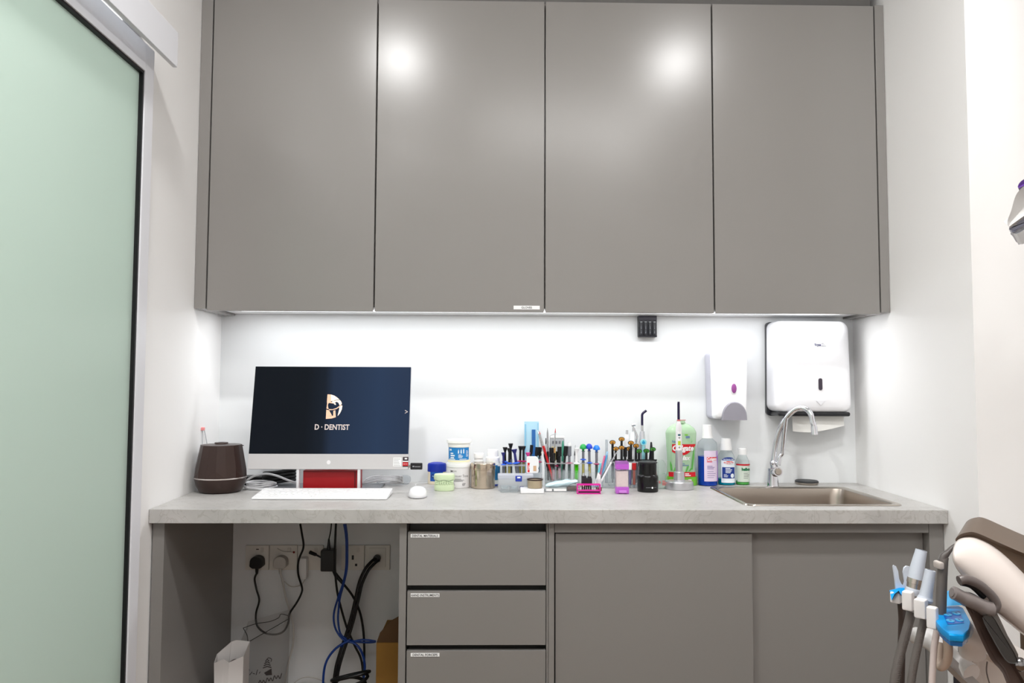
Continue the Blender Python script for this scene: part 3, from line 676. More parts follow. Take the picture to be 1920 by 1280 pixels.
# clear bagged cable right of the stand
mb = MB()
for k in range(5): mb.curve([(-.07 + .004 * k, .0, .008 + .004 * k), (-.03, -.012 + .006 * k, .016 + .004 * k), (.03, .006 * k - .01, .022 + .003 * k), (.075, -.006 * k + .01, .012 + .006 * k), (.05, .02, .006 + .003 * k), (-.01, .022, .006)], .0022, 6, 5)
cz = atZ(712, 904, ZC)
tag(obj('bagged_cable', mb, mat('pale_plastic_wrap', (214, 214, 216), .25), loc=(atY(715, 900, -.11).x, -.11, ZC)), 'bundle of pale wrapped cable lying behind the keyboard on the mouse side', 'cable')
hb = atZ(740, 902, ZC)
tag(obj('cable_bag', MB().rbox(-.06, .06, -.025, .025, 0, .03, .012, 3), clear('film', (236, 238, 240), .12, .1, .12), loc=(atY(738, 900, -.055).x, -.055, ZC)), 'crumpled clear plastic bag holding a cable behind the keyboard', 'plastic bag')

# ------------------------------------------------------------------ diffuser
yd_ = -.25; sd_ = mpp(yd_); R = 46 * sd_; pdif = atY(413.5, 900, yd_); pdif.z = ZC
df = thing('aroma_diffuser', 'dark brown faceted aroma diffuser with a silver ring beside the white wall', 'diffuser', (max(pdif.x, R - .012), yd_, ZC))
BR_ = mat('dark_brown_shell', (50, 33, 28), .3, noise=.12, nscale=14)
Hd = 92 * sd_
obj('base', MB().lathe([(0, 0), (R * .70, 0), (R * .80, .004), (R * .93, .15 * Hd), (R * 1.0, .285 * Hd)], 40), BR_, df)
obj('silver_ring', MB().lathe([(R * 1.0, .283 * Hd), (R * 1.007, .287 * Hd), (R * 1.007, .303 * Hd), (R * 1.0, .307 * Hd)], 40, caps=False), mat('silver_ring', (216, 208, 204), .2, .7), df)
# faceted dome: alternating facets between ring and top
n = 8; mb = MB(); vs = []; fs = []
z0, z1, z2, zt = .305 * Hd, .58 * Hd, .94 * Hd, .97 * Hd
for j in range(n):
    t = 2 * PI * (j + .2) / n
    vs += [(R * math.cos(t), R * math.sin(t), z0), (R * .985 * math.cos(t), R * .985 * math.sin(t), .45 * Hd)]
for j in range(n):
    t = 2 * PI * (j + .7) / n
    vs += [(R * 1.0 * math.cos(t), R * 1.0 * math.sin(t), z0)]
for j in range(n):
    t = 2 * PI * (j + .7) / n; vs += [(R * .77 * math.cos(t), R * .77 * math.sin(t), z2)]
for j in range(n):
    t = 2 * PI * (j + .2) / n; vs += [(R * .80 * math.cos(t), R * .80 * math.sin(t), z2)]
lo, mi_, mid, tA, tB = (lambda j: 2 * (j % n)), (lambda j: 2 * (j % n) + 1), (lambda j: 2 * n + j % n), (lambda j: 3 * n + j % n), (lambda j: 4 * n + j % n)
for j in range(n):
    fs += [(lo(j), mid(j), mi_(j)), (mid(j), lo(j + 1), mi_(j + 1)), (mi_(j), mid(j), tA(j)), (mid(j), mi_(j + 1), tA(j)), (mi_(j), tA(j), tB(j)), (mi_(j + 1), tB(j + 1), tA(j))]
top = len(vs); vs.append((0, 0, zt))
for j in range(n): fs += [(tB(j), tA(j), top), (tA(j), tB(j + 1), top)]
mb.add(vs, fs)
obj('faceted_top', mb, BR_, df, flatshade=True)
obj('mist_outlet', MB().lathe([(0, zt - .002), (.022, zt - .002), (.021, zt + .0022), (.012, zt + .0022), (.010, zt + .001), (0, zt + .001)], 24, caps=False), BR_, df)
# little bits behind the diffuser
q0 = atX(387.5, 804, .0); yk = q0.y
pk = thing('pink_tipped_wires', 'pink tipped pair of fine wires fixed to the white wall above the diffuser', 'wire', (wl(yk), yk, q0.z))
PW = mat('pale_wire', (176, 176, 180), .4)
obj('wire', MB().curve([(.004, 0, 0), (.004, 0, -.04), (.004, .004, -.10)], .0011, 6), PW, pk)
obj('wire', MB().curve([(.004, .012, 0), (.004, .03, -.03), (.004, .055, -.08)], .0011, 6), PW, pk)
obj('pink_tip', MB().rbox(.0, .010, -.007, .007, -.005, .006, .002), mat('pink_plastic', (240, 150, 150), .4), pk)
cable('black_wire_loop', 'thin black wire looping up behind the brown diffuser', [(430, 850, -.06), (436, 834, -.06), (440, 831, -.06), (444, 834, -.05), (450, 834, -.045), (457, 835, -.04)], .0016, RUBBER)

# ------------------------------------------------------------------ under the worktop: sockets, plugs, cables
SOCK = mat('ivory_socket', (226, 222, 214), .4)
PL0, PL1 = 1022, 1068.5
edges = [(460, 504), (505, 557), (558, 606), (640, 683), (684, 731)]
nm = ['socket plate with black plug beneath the worktop', 'socket plate with pale grey plug beneath the worktop', 'socket plate behind the small white adapter', 'empty three-hole socket plate beside the black adapter', 'blank outlet plate where thick black cables enter the wall']
for i, (a, b_) in enumerate(edges):
    A, B, T = atY(a, 1045, -.009), atY(b_, 1045, -.009), atY(600, PL0, -.009).z
    bz = atY(600, PL1, -.009).z
    sp = thing('wall_socket', nm[i], 'socket', ((A.x + B.x) / 2, 0, bz)); hw = (B.x - A.x) / 2; Hs = T - bz
    obj('plate', MB().rbox(-hw, hw, -.009, -.0005, 0, Hs, .002), SOCK, sp)
    if i < 4:
        obj('rocker', MB().rbox(.3 * hw, .55 * hw, -.0115, -.008, Hs * .72, Hs * .9, .001), mat('ivory_rocker', (214, 210, 202), .4), sp)
    if i == 3:
        hmb = MB().box(-.004, .004, -.0094, -.0088, Hs * .42, Hs * .60).box(-.5 * hw - .004, -.5 * hw + .004, -.0094, -.0088, Hs * .16, Hs * .26).box(.2 * hw, .2 * hw + .008, -.0094, -.0088, Hs * .16, Hs * .26)
        obj('pin_holes', hmb, BLACK, sp)
    if i == 4: obj('inner_frame', MB().rbox(-hw * .68, hw * .68, -.0115, -.008, Hs * .12, Hs * .9, .0015), mat('ivory_inner', (220, 216, 208), .4), sp)
    if i == 0: obj('indicator', MB().box(-.004, .006, -.0096, -.0088, Hs * .82, Hs * .86), mat('dark_indicator', (60, 40, 36), .5), sp)
BK = mat('black_cable', (14, 14, 15), .4)
GW = mat('grey_white_plug', (196, 192, 186), .45)
def plug(px, py, m, lab, tail):
    c = atY(px, py, -.03); o_ = thing('mains_plug', lab, 'plug', (c.x, -.0095, c.z)); 
    poly = [(.023 * math.cos(t), .019 * math.sin(t) + .004) for t in [PI * i / 12 for i in range(13)]] + [(-.024, -.012), (-.014, -.02), (.014, -.02), (.024, -.012)]
    obj('body', MB().prism(poly, -.034, 0), m, o_, bevel=.003)
    obj('strain_relief', MB().tube([(0, -.02, -.018), (0, -.021, -.04)], [.007, .0045], 10), m, o_)
    P3 = [(0, -.021, -.038)] + [tuple(atY(a, b_, y_) - o_.location) for a, b_, y_ in tail]
    obj('lead', MB().curve(P3, .0036, 8, 6), m, o_)
plug(482, 1054, BK, 'black three-pin plug in the socket nearest the end panel', [(477.5, 1085, -.03), (481, 1105, -.03), (486, 1125, -.03), (480, 1150, -.03), (482, 1172, -.04), (497, 1186, -.06), (517, 1189, -.07), (533, 1182, -.07), (541, 1165, -.06), (543, 1150, -.05), (556, 1130, -.05), (565, 1112, -.05), (566, 1100, -.05), (559, 1075, -.06), (560, 1050, -.07), (569, 1025, -.08), (566, 1000, -.09), (563, 982, -.10)])
plug(526, 1054, GW, 'pale grey three-pin plug with a long dangling lead', [(529, 1085, -.03), (536, 1120, -.03), (544, 1147, -.04), (550, 1175, -.05), (549, 1210, -.05), (540, 1245, -.05), (533, 1290, -.05), (530, 1340, -.05)])
ad = atY(567, 1066, -.04); w_ = thing('white_adapter', 'little white adapter block hanging near the middle sockets', 'adapter', (ad.x, -.02, ad.z)); 
obj('block', MB().rbox(-.014, .014, -.022, .011, -.037, .037, .003), WHITE, w_)
obj('lead', MB().curve([(.01, 0, -.034), (-.01, .0, -.062), (-.045, .002, -.068), (-.07, .004, -.05)], .0017, 6), GW, w_)
tag(cable('red_tipped_wire', 'fine pale wire with a red tip lying over the socket strip', [(520, 1028, -.014), (530, 1033, -.014), (543, 1034, -.014), (550, 1035, -.014)], .0015, GW), 'fine pale wire with a red tip lying over the socket strip', 'wire')
tip = bpy.data.objects['red_tipped_wire']; q = atY(551, 1035, -.014) - tip.location
obj('red_tip', MB().sphere(q, .004, 8), mat('red_tip', (140, 30, 26), .4), tip)
bkb = thing('black_adapter', 'black power adapter block hanging in front of the sockets', 'power adapter', atY(616, 1047, -.05)); bo = bkb.location
hwa, zt_, zb_ = 12.5 * mpp(-.05), atY(616, 1029, -.05).z - bo.z, atY(616, 1069, -.05).z - bo.z
obj('block', MB().rbox(-hwa, hwa, -.02, .02, zb_, zt_, .004), BLACK, bkb)
obj('neck', MB().tube([(0, 0, zt_ - .002), (0, 0, zt_ + .014), (0, 0, zt_ + .036)], [.0075, .0055, .003], 10), BLACK, bkb)
obj('lead', MB().curve([(0, 0, zt_ + .034), tuple(atY(620, 995, -.06) - bo), tuple(atY(622, 975, -.08) - bo)], .0022, 7), BK, bkb)
obj('side_plug', MB().tube([(-hwa, 0, .003), (-hwa - .02, .004, .012), (-hwa - .022, .004, .013), (-hwa - .045, .012, .020)], [.003, .0035, .006, .007], 10), BK, bkb)
obj('low_plug', MB().tube([(hwa * .5, .0, zb_ + .01), tuple(atY(630, 1078, -.055) - bo), tuple(atY(643, 1093, -.055) - bo)], [.004, .0075, .006], 10), BK, bkb)
obj('low_lead', MB().curve([tuple(atY(a, b_, y_) - bo) for a, b_, y_ in [(640, 1090, -.055), (660, 1115, -.05), (674, 1145, -.05), (681, 1180, -.05), (683, 1220, -.06), (682, 1260, -.08), (680, 1330, -.1)]], .0042, 8), BK, bkb)
cable('vertical_black_cable', 'straight black cable dropping from the worktop past the adapter', [(630, 980, -.07), (628, 1030, -.075), (628, 1060, -.075), (631, 1100, -.07), (637, 1130, -.07), (650, 1175, -.06), (665, 1210, -.06), (678, 1240, -.06), (683, 1300, -.08)], .004, BK, n=8)
cable('blue_network_cable', 'blue network cable hanging from the worktop and looping at mid height', [(645, 982, -.085), (649, 1010, -.085), (649, 1060, -.085), (644, 1090, -.085), (634, 1120, -.085), (626, 1150, -.085), (628, 1175, -.085), (640, 1195, -.085), (655, 1203, -.085), (680, 1199, -.085), (704, 1202, -.085), (690, 1204, -.08), (660, 1201, -.08), (640, 1190, -.08), (634, 1165, -.08), (635, 1140, -.082), (638, 1118, -.084), (646, 1088, -.09), (651, 1060, -.092), (651, 1010, -.092), (648, 982, -.092)], .0035, mat('blue_cable', (14, 60, 142), .4))
cable('blue_cable_loop', 'blue cable making a large loop low down among black cables', [(655, 1200, -.095), (630, 1215, -.10), (612, 1240, -.10), (606, 1275, -.10), (608, 1330, -.10)], .0042, mat('blue_cable', (14, 60, 142), .4))
cable('blue_cable_inner_loop', 'blue cable curving down to the cardboard box side', [(640, 1212, -.09), (648, 1203, -.09), (665, 1206, -.09), (678, 1222, -.09), (684, 1250, -.09), (678, 1290, -.10)], .0042, mat('blue_cable', (14, 60, 142), .4))
pts = [(706, 1046, -.022), (698, 1051, -.035), (685, 1066, -.05), (674, 1090, -.055), (668, 1115, -.06), (660, 1150, -.065), (650, 1185, -.07), (640, 1215, -.08), (630, 1250, -.09), (624, 1290, -.1)]
cable('thick_black_cable', 'thick black cable rising to the blank outlet plate', pts, .0055, BK, n=8)
cable('twin_black_cable', 'second thick black cable running alongside to the blank outlet plate', [(a + 5, b_ + 4, y_ - .006) for a, b_, y_ in pts], .0055, BK, n=8)
obj('outlet_gland', MB().cyl((0, -.0145, 0), (0, .0, 0), .013, n=18), BLACK, bpy.data.objects['wall_socket.004'], loc=None).location = atY(707, 1046, -.016) - bpy.data.objects['wall_socket.004'].location + Vector((0, .003, 0))
mb = MB()
for k in range(3):
    pts = [(.055 * math.cos(t) * (1 + .08 * k), .03 * math.sin(t) + .01 * k, .02 + .012 * k + .016 * math.sin(t + k)) for t in [2 * PI * i / 12 for i in range(12)]]
    mb.curve(pts + [pts[0]], .0055, 8, 4)
c0 = atY(655, 1296, -.185)
tag(obj('black_cable_bundle', mb, BK, loc=c0), 'coiled bundle of thick black cable at the foot of the knee space', 'cable')
cable('grey_thin_cable', 'thin grey wire arching low on the wall beside the plastic bag', [(545, 1290, -.03), (555, 1277, -.03), (573, 1269, -.03), (595, 1272, -.03), (612, 1282, -.03), (620, 1300, -.03)], .0016, GW)

# cardboard box, paper bag, clear bag
CARD = mat('brown_cardboard', (150, 108, 46), .85, noise=.1, nscale=20)
cbx0, cbz = atY(704, 1230, -.30).x, atY(704, 1205, -.30).z
cb = thing('cardboard_box', 'brown cardboard box with raised flap beside the drawer unit', 'box', ((cbx0 + XL1) / 2, -.18, 0)); hw = (XL1 - .004 - cbx0) / 2
obj('body', MB().box(-hw, hw, -.12, .12, 0, cbz), CARD, cb, bevel=.002)
fz = atY(720, 1162, -.28).z
obj('flap', MB().prism([(-hw, cbz), (hw, cbz), (hw, fz + .07), (hw * .5, fz + .02), (-hw * .2, fz), (-hw * .8, cbz + .03)], -.115, -.111), mat('brown_cardboard_inner', (92, 66, 40), .9), cb)
pb0, pb1 = atY(401, 1250, -.31), atY(448, 1250, -.31); zt_ = atY(430, 1244, -.31).z
pg = thing('white_paper_bag', 'open white paper bag standing beside the end panel', 'bag', ((pb0.x + pb1.x) / 2 + .01, -.28, 0)); hw = (pb1.x - pb0.x) / 2
lip = [Vector((-hw - .010, -.03, zt_ + .002)), Vector((-hw * .45, -.034, zt_ + .016)), Vector((.0, -.036, zt_ + .006)), Vector((hw + .004, -.03, zt_ + .024)), Vector((hw + .004, .03, zt_ + .05)), Vector((0, .03, zt_ + .055)), Vector((-hw * .4, .028, zt_ + .05)), Vector((-hw - .012, 0, zt_ + .02))]
bot = [Vector((-hw, -.03, 0)), Vector((-hw * .35, -.03, 0)), Vector((0, -.03, 0)), Vector((hw, -.03, 0)), Vector((hw, .03, 0)), Vector((0, .03, 0)), Vector((-hw, .03, 0)), Vector((-hw - .005, 0, 0))]
inn = [v * .97 for v in lip]; inb = [Vector((v.x * .94, v.y * .94, .01)) for v in bot]
obj('bag_body', MB().rings([bot, lip, [Vector((v.x * .97, v.y * .97, v.z)) for v in lip], inb]), mat('white_paper', (226, 222, 220), .8), pg, flatshade=True)
obj('folded_content', MB().sphere((.004, .01, zt_ - .022), .022, 12), mat('crumpled_dark_paper', (120, 110, 110), .8), pg)
c0, c1 = atY(451, 1250, -.165), atY(532, 1250, -.165); zt1, zt2 = atY(455, 1209, -.165).z, atY(535, 1152, -.165).z
cbg = thing('clear_carrier_bag', 'clear plastic carrier bag with dark printed drawing in the knee space', 'bag', ((c0.x + c1.x) / 2, -.165, 0)); hw = (c1.x - c0.x) / 2
FILM = clear('clear_film', (240, 240, 240), .1, .12, .14, (214, 210, 206))
obj('bag_body', MB().rings([[Vector((-hw, -.035, 0)), Vector((hw, -.035, 0)), Vector((hw, .05, 0)), Vector((-hw, .05, 0))], [Vector((-hw * .98, -.04, zt1 * .6)), Vector((hw * .95, -.045, zt1 * .6)), Vector((hw, .06, zt1 * .6)), Vector((-hw, .05, zt1 * .6))], [Vector((-hw, -.03, zt1)), Vector((hw * 1.08, -.03, zt2 - .02)), Vector((hw * 1.02, .06, zt2)), Vector((-hw * .95, .06, zt1 + .06))]], caps=False), FILM, cbg)
tr = MB(); Z_ = lambda a, b_, y_: tuple(atY(a, b_, y_) - cbg.location)
tr.curve([Z_(456, 1209, -.205), Z_(480, 1195, -.205), Z_(510, 1178, -.205), Z_(541, 1160, -.205)], .0012, 6); tr.curve([Z_(456, 1177, -.115), Z_(480, 1169, -.115), Z_(505, 1165, -.115), Z_(522, 1158, -.115), Z_(527, 1151, -.115), Z_(541, 1154, -.115)], .0012, 6)
tr.curve([Z_(456, 1209, -.205), Z_(450, 1225, -.205), Z_(446, 1260, -.205), Z_(442, 1320, -.205)], .002, 6); tr.curve([Z_(456, 1177, -.115), Z_(463, 1190, -.15), Z_(465, 1203, -.195)], .0012, 6)
obj('seam', tr, mat('dark_seam', (30, 28, 28), .5), cbg)
pr = MB(); yy = -.047; mpb = lambda a, b_: tuple(Vector((atY(a, b_, cbg.location.y + yy).x - cbg.location.x, yy, atY(a, b_, cbg.location.y + yy).z)))
pr.shape([(495, 1261), (509, 1253), (510, 1265), (499, 1266)], mpb)
for k in range(4): pr.tube([Vector(mpb(493 + 1.5 * k, 1252 - 4 * k)), Vector(mpb(501, 1249 - 4.5 * k)), Vector(mpb(509 - 1.5 * k, 1251 - 4 * k))], .0016, 5)
pr.curve([Vector(mpb(*q_)) for q_ in [(499, 1238), (503, 1233), (509, 1235), (508, 1240)]], .0012, 5)
pr.curve([Vector(mpb(484 + 3.4 * k, 1280 - 1.1 * k + (5, -4, 3, -2)[k % 4])) for k in range(14)], .0014, 5, 4)
for k in range(5): pr.tube([Vector(mpb(462 + 6 * k, 1262 + 3 * (k % 2))), Vector(mpb(468 + 5 * k, 1255 + 4 * (k % 3)))], .0012, 5)
obj('printed_drawing', pr, mat('dark_bag_print', (52, 46, 46), .6), cbg)
# ------------------------------------------------------------------ tubs, jars and bottles on the worktop
def stand(px, py, rpx):
    """axis foot of a round thing whose lowest visible edge is at pixel row py"""
    p = atZ(px, py, ZC); s = mpp(p.y); p.y += rpx * s; p.x = atY(px, py, p.y).x; return p, mpp(p.y)
def P2(prof, s): return [(r * s, z * s) for r, z in prof]

LBLUE = mat('label_blue', (34, 128, 196), .45)
# petroleum jelly jar
p, s = stand(819, 909, 17)
t = thing('jelly_jar', 'small oval jar with royal blue domed lid and blue label', 'jar', p)
obj('jar_body', MB().lathe(P2([(0, 0), (15.5, 0), (16.8, 1.5), (16.8, 23), (15.5, 24)], s), 32, sy=.72), mat('cream_jar', (226, 214, 190), .3), t)
obj('lid', MB().lathe(P2([(17.3, 23), (17.6, 24), (17.5, 35.5), (16, 38.2), (9, 40), (0, 40.5)], s), 32, sy=.72, caps=False), mat('royal_blue', (16, 46, 158), .3), t)
mp = lambda u, v: Vector((17.0 * s * math.sin(u / (17 * s)), -.72 * 17.05 * s * math.cos(u / (17 * s)), v))
lb = MB(); lb.rect(-12.5 * s, 13 * s, 6 * s, 23 * s, mp, 8); lb.mi = 1
lb.add([mp(-3 * s + 8 * s * math.cos(2 * PI * i / 20), 15.5 * s + 4 * s * math.sin(2 * PI * i / 20)) + Vector((0, -.0006, 0)) for i in range(20)], [tuple(range(20))])
lb.mi = 2; lb.text('Vaseline', 3.2 * s, lambda u, v: mp(u, v) + Vector((0, -.0012, 0)), -3 * s, 15.5 * s, bold=.02, cx=.75)
obj('label', lb, [mat('royal_blue_label', (20, 84, 168), .4), mat('deep_blue', (12, 40, 120), .4), mat('pale_blue', (130, 190, 235), .4)], t)

# two stacked tubs
p, s = stand(860, 915.5, 22.5)
t = thing('white_tub', 'white screw-lid tub with grey print, underneath the blue-labelled tub', 'tub', p)
obj('tub_body', MB().lathe(P2([(0, 0), (20.5, 0), (21.5, 1.2), (22.2, 38), (0, 38)], s), 36), mat('tub_white', (233, 231, 232), .35), t)
obj('lid', MB().lathe(P2([(0, 37.6), (22.9, 37.6), (23.1, 38.5), (23.1, 43.5), (22.6, 44.5), (0, 44.6)], s), 36, caps=False), WHITE, t)
lb = MB(); mp = wrap(22 * s, e=.0005); lb.text('3M', 3 * s, mp, -13 * s, 31 * s, bold=.04); lb.mi = 1; lb.text('ESPE', 2.6 * s, mp, -6 * s, 31 * s, cx=.9); lb.text('Viscosuer Tone', 4.6 * s, mp, 2 * s, 22.5 * s, cx=.86)
lb.lines(-8 * s, 17 * s, 21 * s, 2 * s, 3, mp); lb.text('07', 4.2 * s, mp, 11 * s, 7 * s, bold=.03); lb.text('%', 5 * s, mp, -8 * s, 8 * s)
lb.mi = 0; lb.rect(-20.5 * s, -18.5 * s, 20 * s, 25 * s, mp)
obj('printed_text', lb, [INKD, mat('mid_grey_print', (140, 138, 140), .5)], t)
topz = p.z + 44.7 * s
p2 = Vector((p.x, p.y, topz))
t = thing('lidded_tub', 'translucent white tub with bright blue label standing on the white tub', 'tub', p2)
obj('tub_body', MB().lathe(P2([(0, 0), (20.5, 0), (21, 2), (20.4, 4), (19.6, 5), (19.6, 30), (0, 30)], s), 36), mat('cream_translucent', (238, 238, 228), .35), t)
obj('lid', MB().lathe(P2([(0, 30), (20.6, 30), (20.6, 36), (22.8, 37), (22.8, 41.5), (22, 43), (0, 43.3)], s), 36, caps=False), mat('warm_white_lid', (244, 244, 238), .35), t)
obj('tub_stripe', MB().lathe(P2([(20.3, 3.2), (20.9, 3.2), (20.5, 4.6), (19.7, 4.6)], s), 36, caps=False), mat('pale_yellow', (236, 226, 170), .4), t)
mp = wrap(19.6 * s, e=.0005); lb = MB(); lb.rect(-24 * s, 24 * s, 6.5 * s, 29 * s, mp, 14); lb.mi = 1; mq = wrap(19.6 * s, e=.0009)
lb.text('3M', 3.2 * s, mq, -16.5 * s, 25 * s, bold=.05); lb.lines(-16 * s, 18.5 * s, 10 * s, 4 * s, 3, mq, .3)
for k in range(3): lb.rect((-.8 + 4.8 * k) * s, (1.2 + 4.8 * k) * s, 18.5 * s, (24 + .8 * k) * s, mq); lb.rect((-.1 + 4.8 * k) * s, (.6 + 4.8 * k) * s, (24 + k * .8) * s, (26 + k * .8) * s, mq)
lb.lines(0, 16 * s, 9 * s, 2.4 * s, 3, mq, .25); lb.lines(15 * s, 23 * s, 6 * s, 2 * s, 6, mq, .2); lb.rect(-20 * s, -6 * s, 7.2 * s, 8.4 * s, mq, 6); lb.rect(2 * s, 16 * s, 7.6 * s, 8.6 * s, mq, 6)
obj('label', lb, [LBLUE, mat('label_white', (232, 240, 246), .5)], t)

# green dental cast
p = atZ(832, 921, ZC); s = mpp(p.y + .03); p.y += 13 * s
t = thing('dental_cast', 'pale green articulated dental cast with tooth rows', 'dental model', p)
GRN = mat('pale_green_stone', (208, 226, 186), .5, bump=.3, nscale=300)
def arch(f, z, fr_=1.0): return [Vector((19.3 * s * f * math.cos(a), 14 * s * f * math.sin(a) * (1 if math.sin(a) < 0 else .9), z * s)) for a in [2 * PI * i / 26 for i in range(26)]]
obj('lower_cast', MB().rings([arch(.88, 0), arch(.95, 1.2), arch(.97, 9), arch(.9, 12), arch(.8, 12.4)]), GRN, t)
obj('upper_cast', MB().rings([arch(.8, 17.5), arch(.9, 18), arch(1, 21), arch(1.0, 28), arch(.93, 30.5), arch(.7, 31)]), GRN, t)
for row, zc_, dz in (('upper_tooth', 16.5, 1), ('lower_tooth', 13.5, -1)):
    for k in range(10):
        a = -PI / 2 + (k - 4.5) * .25
        o = obj(row, MB().sphere((17.0 * s * math.cos(a), 12.4 * s * math.sin(a), zc_ * s), 2.2 * s, 8, (1, .8, 1.1)), GRN, t)
gm = MB(); gm.curve([(18.6 * s * math.cos(-PI / 2 + a), 13.7 * s * math.sin(-PI / 2 + a), (19.4 + 1.2 * math.cos(6 * a)) * s) for a in [(-1.2 + 2.4 * i / 16) for i in range(17)]], .5 * s, 5, 2)
gm.curve([(18.1 * s * math.cos(-PI / 2 + a), 13.3 * s * math.sin(-PI / 2 + a), (15.0 + .7 * math.cos(9 * a)) * s) for a in [(-1.2 + 2.4 * i / 20) for i in range(21)]], .35 * s, 5, 2)
obj('gum_line', gm, mat('green_grey_line', (126, 150, 120), .6), t)

# steel canister
p, s = stand(905.5, 917, 22)
t = thing('steel_canister', 'shiny stainless steel canister with a flat lid', 'canister', p)
CAN = mat('canister_steel', (200, 186, 168), .16, 1)
obj('can_body', MB().lathe(P2([(0, 0), (21, 0), (22.3, 1.2), (22.3, 34), (0, 34)], s), 40), CAN, t)
obj('lid', MB().lathe(P2([(22.4, 33.6), (23, 34.2), (23, 44.5), (22, 46), (0, 46.3)], s), 40, caps=False), CAN, t)
obj('lid_rim', MB().lathe(P2([(22.2, 35.2), (23.6, 35.8), (23.6, 36.8), (22.2, 37.4)], s), 40, caps=False), CAN, t)

# bottles behind the canister
p, s = stand(897.5, 906, 10)
s = mpp(-.07); t = thing('capped_bottle', 'white bottle with ridged white cap behind the steel canister', 'bottle', (atY(897.5, 880, -.07).x, -.07, ZC))
obj('bottle_body', MB().lathe(P2([(0, 0), (11.5, 0), (12, 2), (12, 34), (10, 40), (9, 42), (0, 42)], s), 28), mat('warm_white_plastic', (238, 230, 226), .4), t)
obj('cap', MB().lathe(P2([(0, 41.5), (9.6, 41.5), (9.6, 44.5), (8.4, 45), (8.4, 49), (9.6, 49.5), (9.6, 57), (8.6, 58.5), (0, 58.6)], s), 28, caps=False), WHITE, t)
p, s = stand(923, 909, 13)
t = thing('spray_bottle', 'white capped bottle with teal blue band and green leaf mark', 'bottle', (atY(924, 880, -.085).x, -.085, ZC))
obj('bottle_body', MB().lathe(P2([(0, 0), (13, 0), (13.4, 1.5), (13.4, 44), (12.4, 46), (0, 46)], s), 28), mat('milky_white', (236, 240, 238), .3), t)
obj('cap', MB().lathe(P2([(0, 45.6), (12.8, 45.6), (12.8, 51), (10.2, 53), (10.2, 61), (9.8, 64), (9.2, 65.5), (0, 65.6)], s), 28, caps=False), WHITEG, t)
mp = wrap(13.4 * s, e=.0005); lb = MB(); lb.rect(4 * s, 19 * s, 11 * s, 38 * s, mp, 6); lb.mi = 1; lb.rect(-10 * s, 18 * s, .5 * s, 3.4 * s, mp, 8)
lb.mi = 2; lb.add([mp((-4 + 4.6 * math.cos(a)) * s, (41 + 3.2 * math.sin(a) + 1.5 * math.cos(a)) * s) for a in [2 * PI * i / 12 for i in range(12)]], [tuple(range(12))])
obj('label', lb, [mat('teal_blue', (22, 120, 178), .4), mat('cobalt', (26, 60, 170), .4), mat('leaf_green', (166, 196, 96), .5)], t)

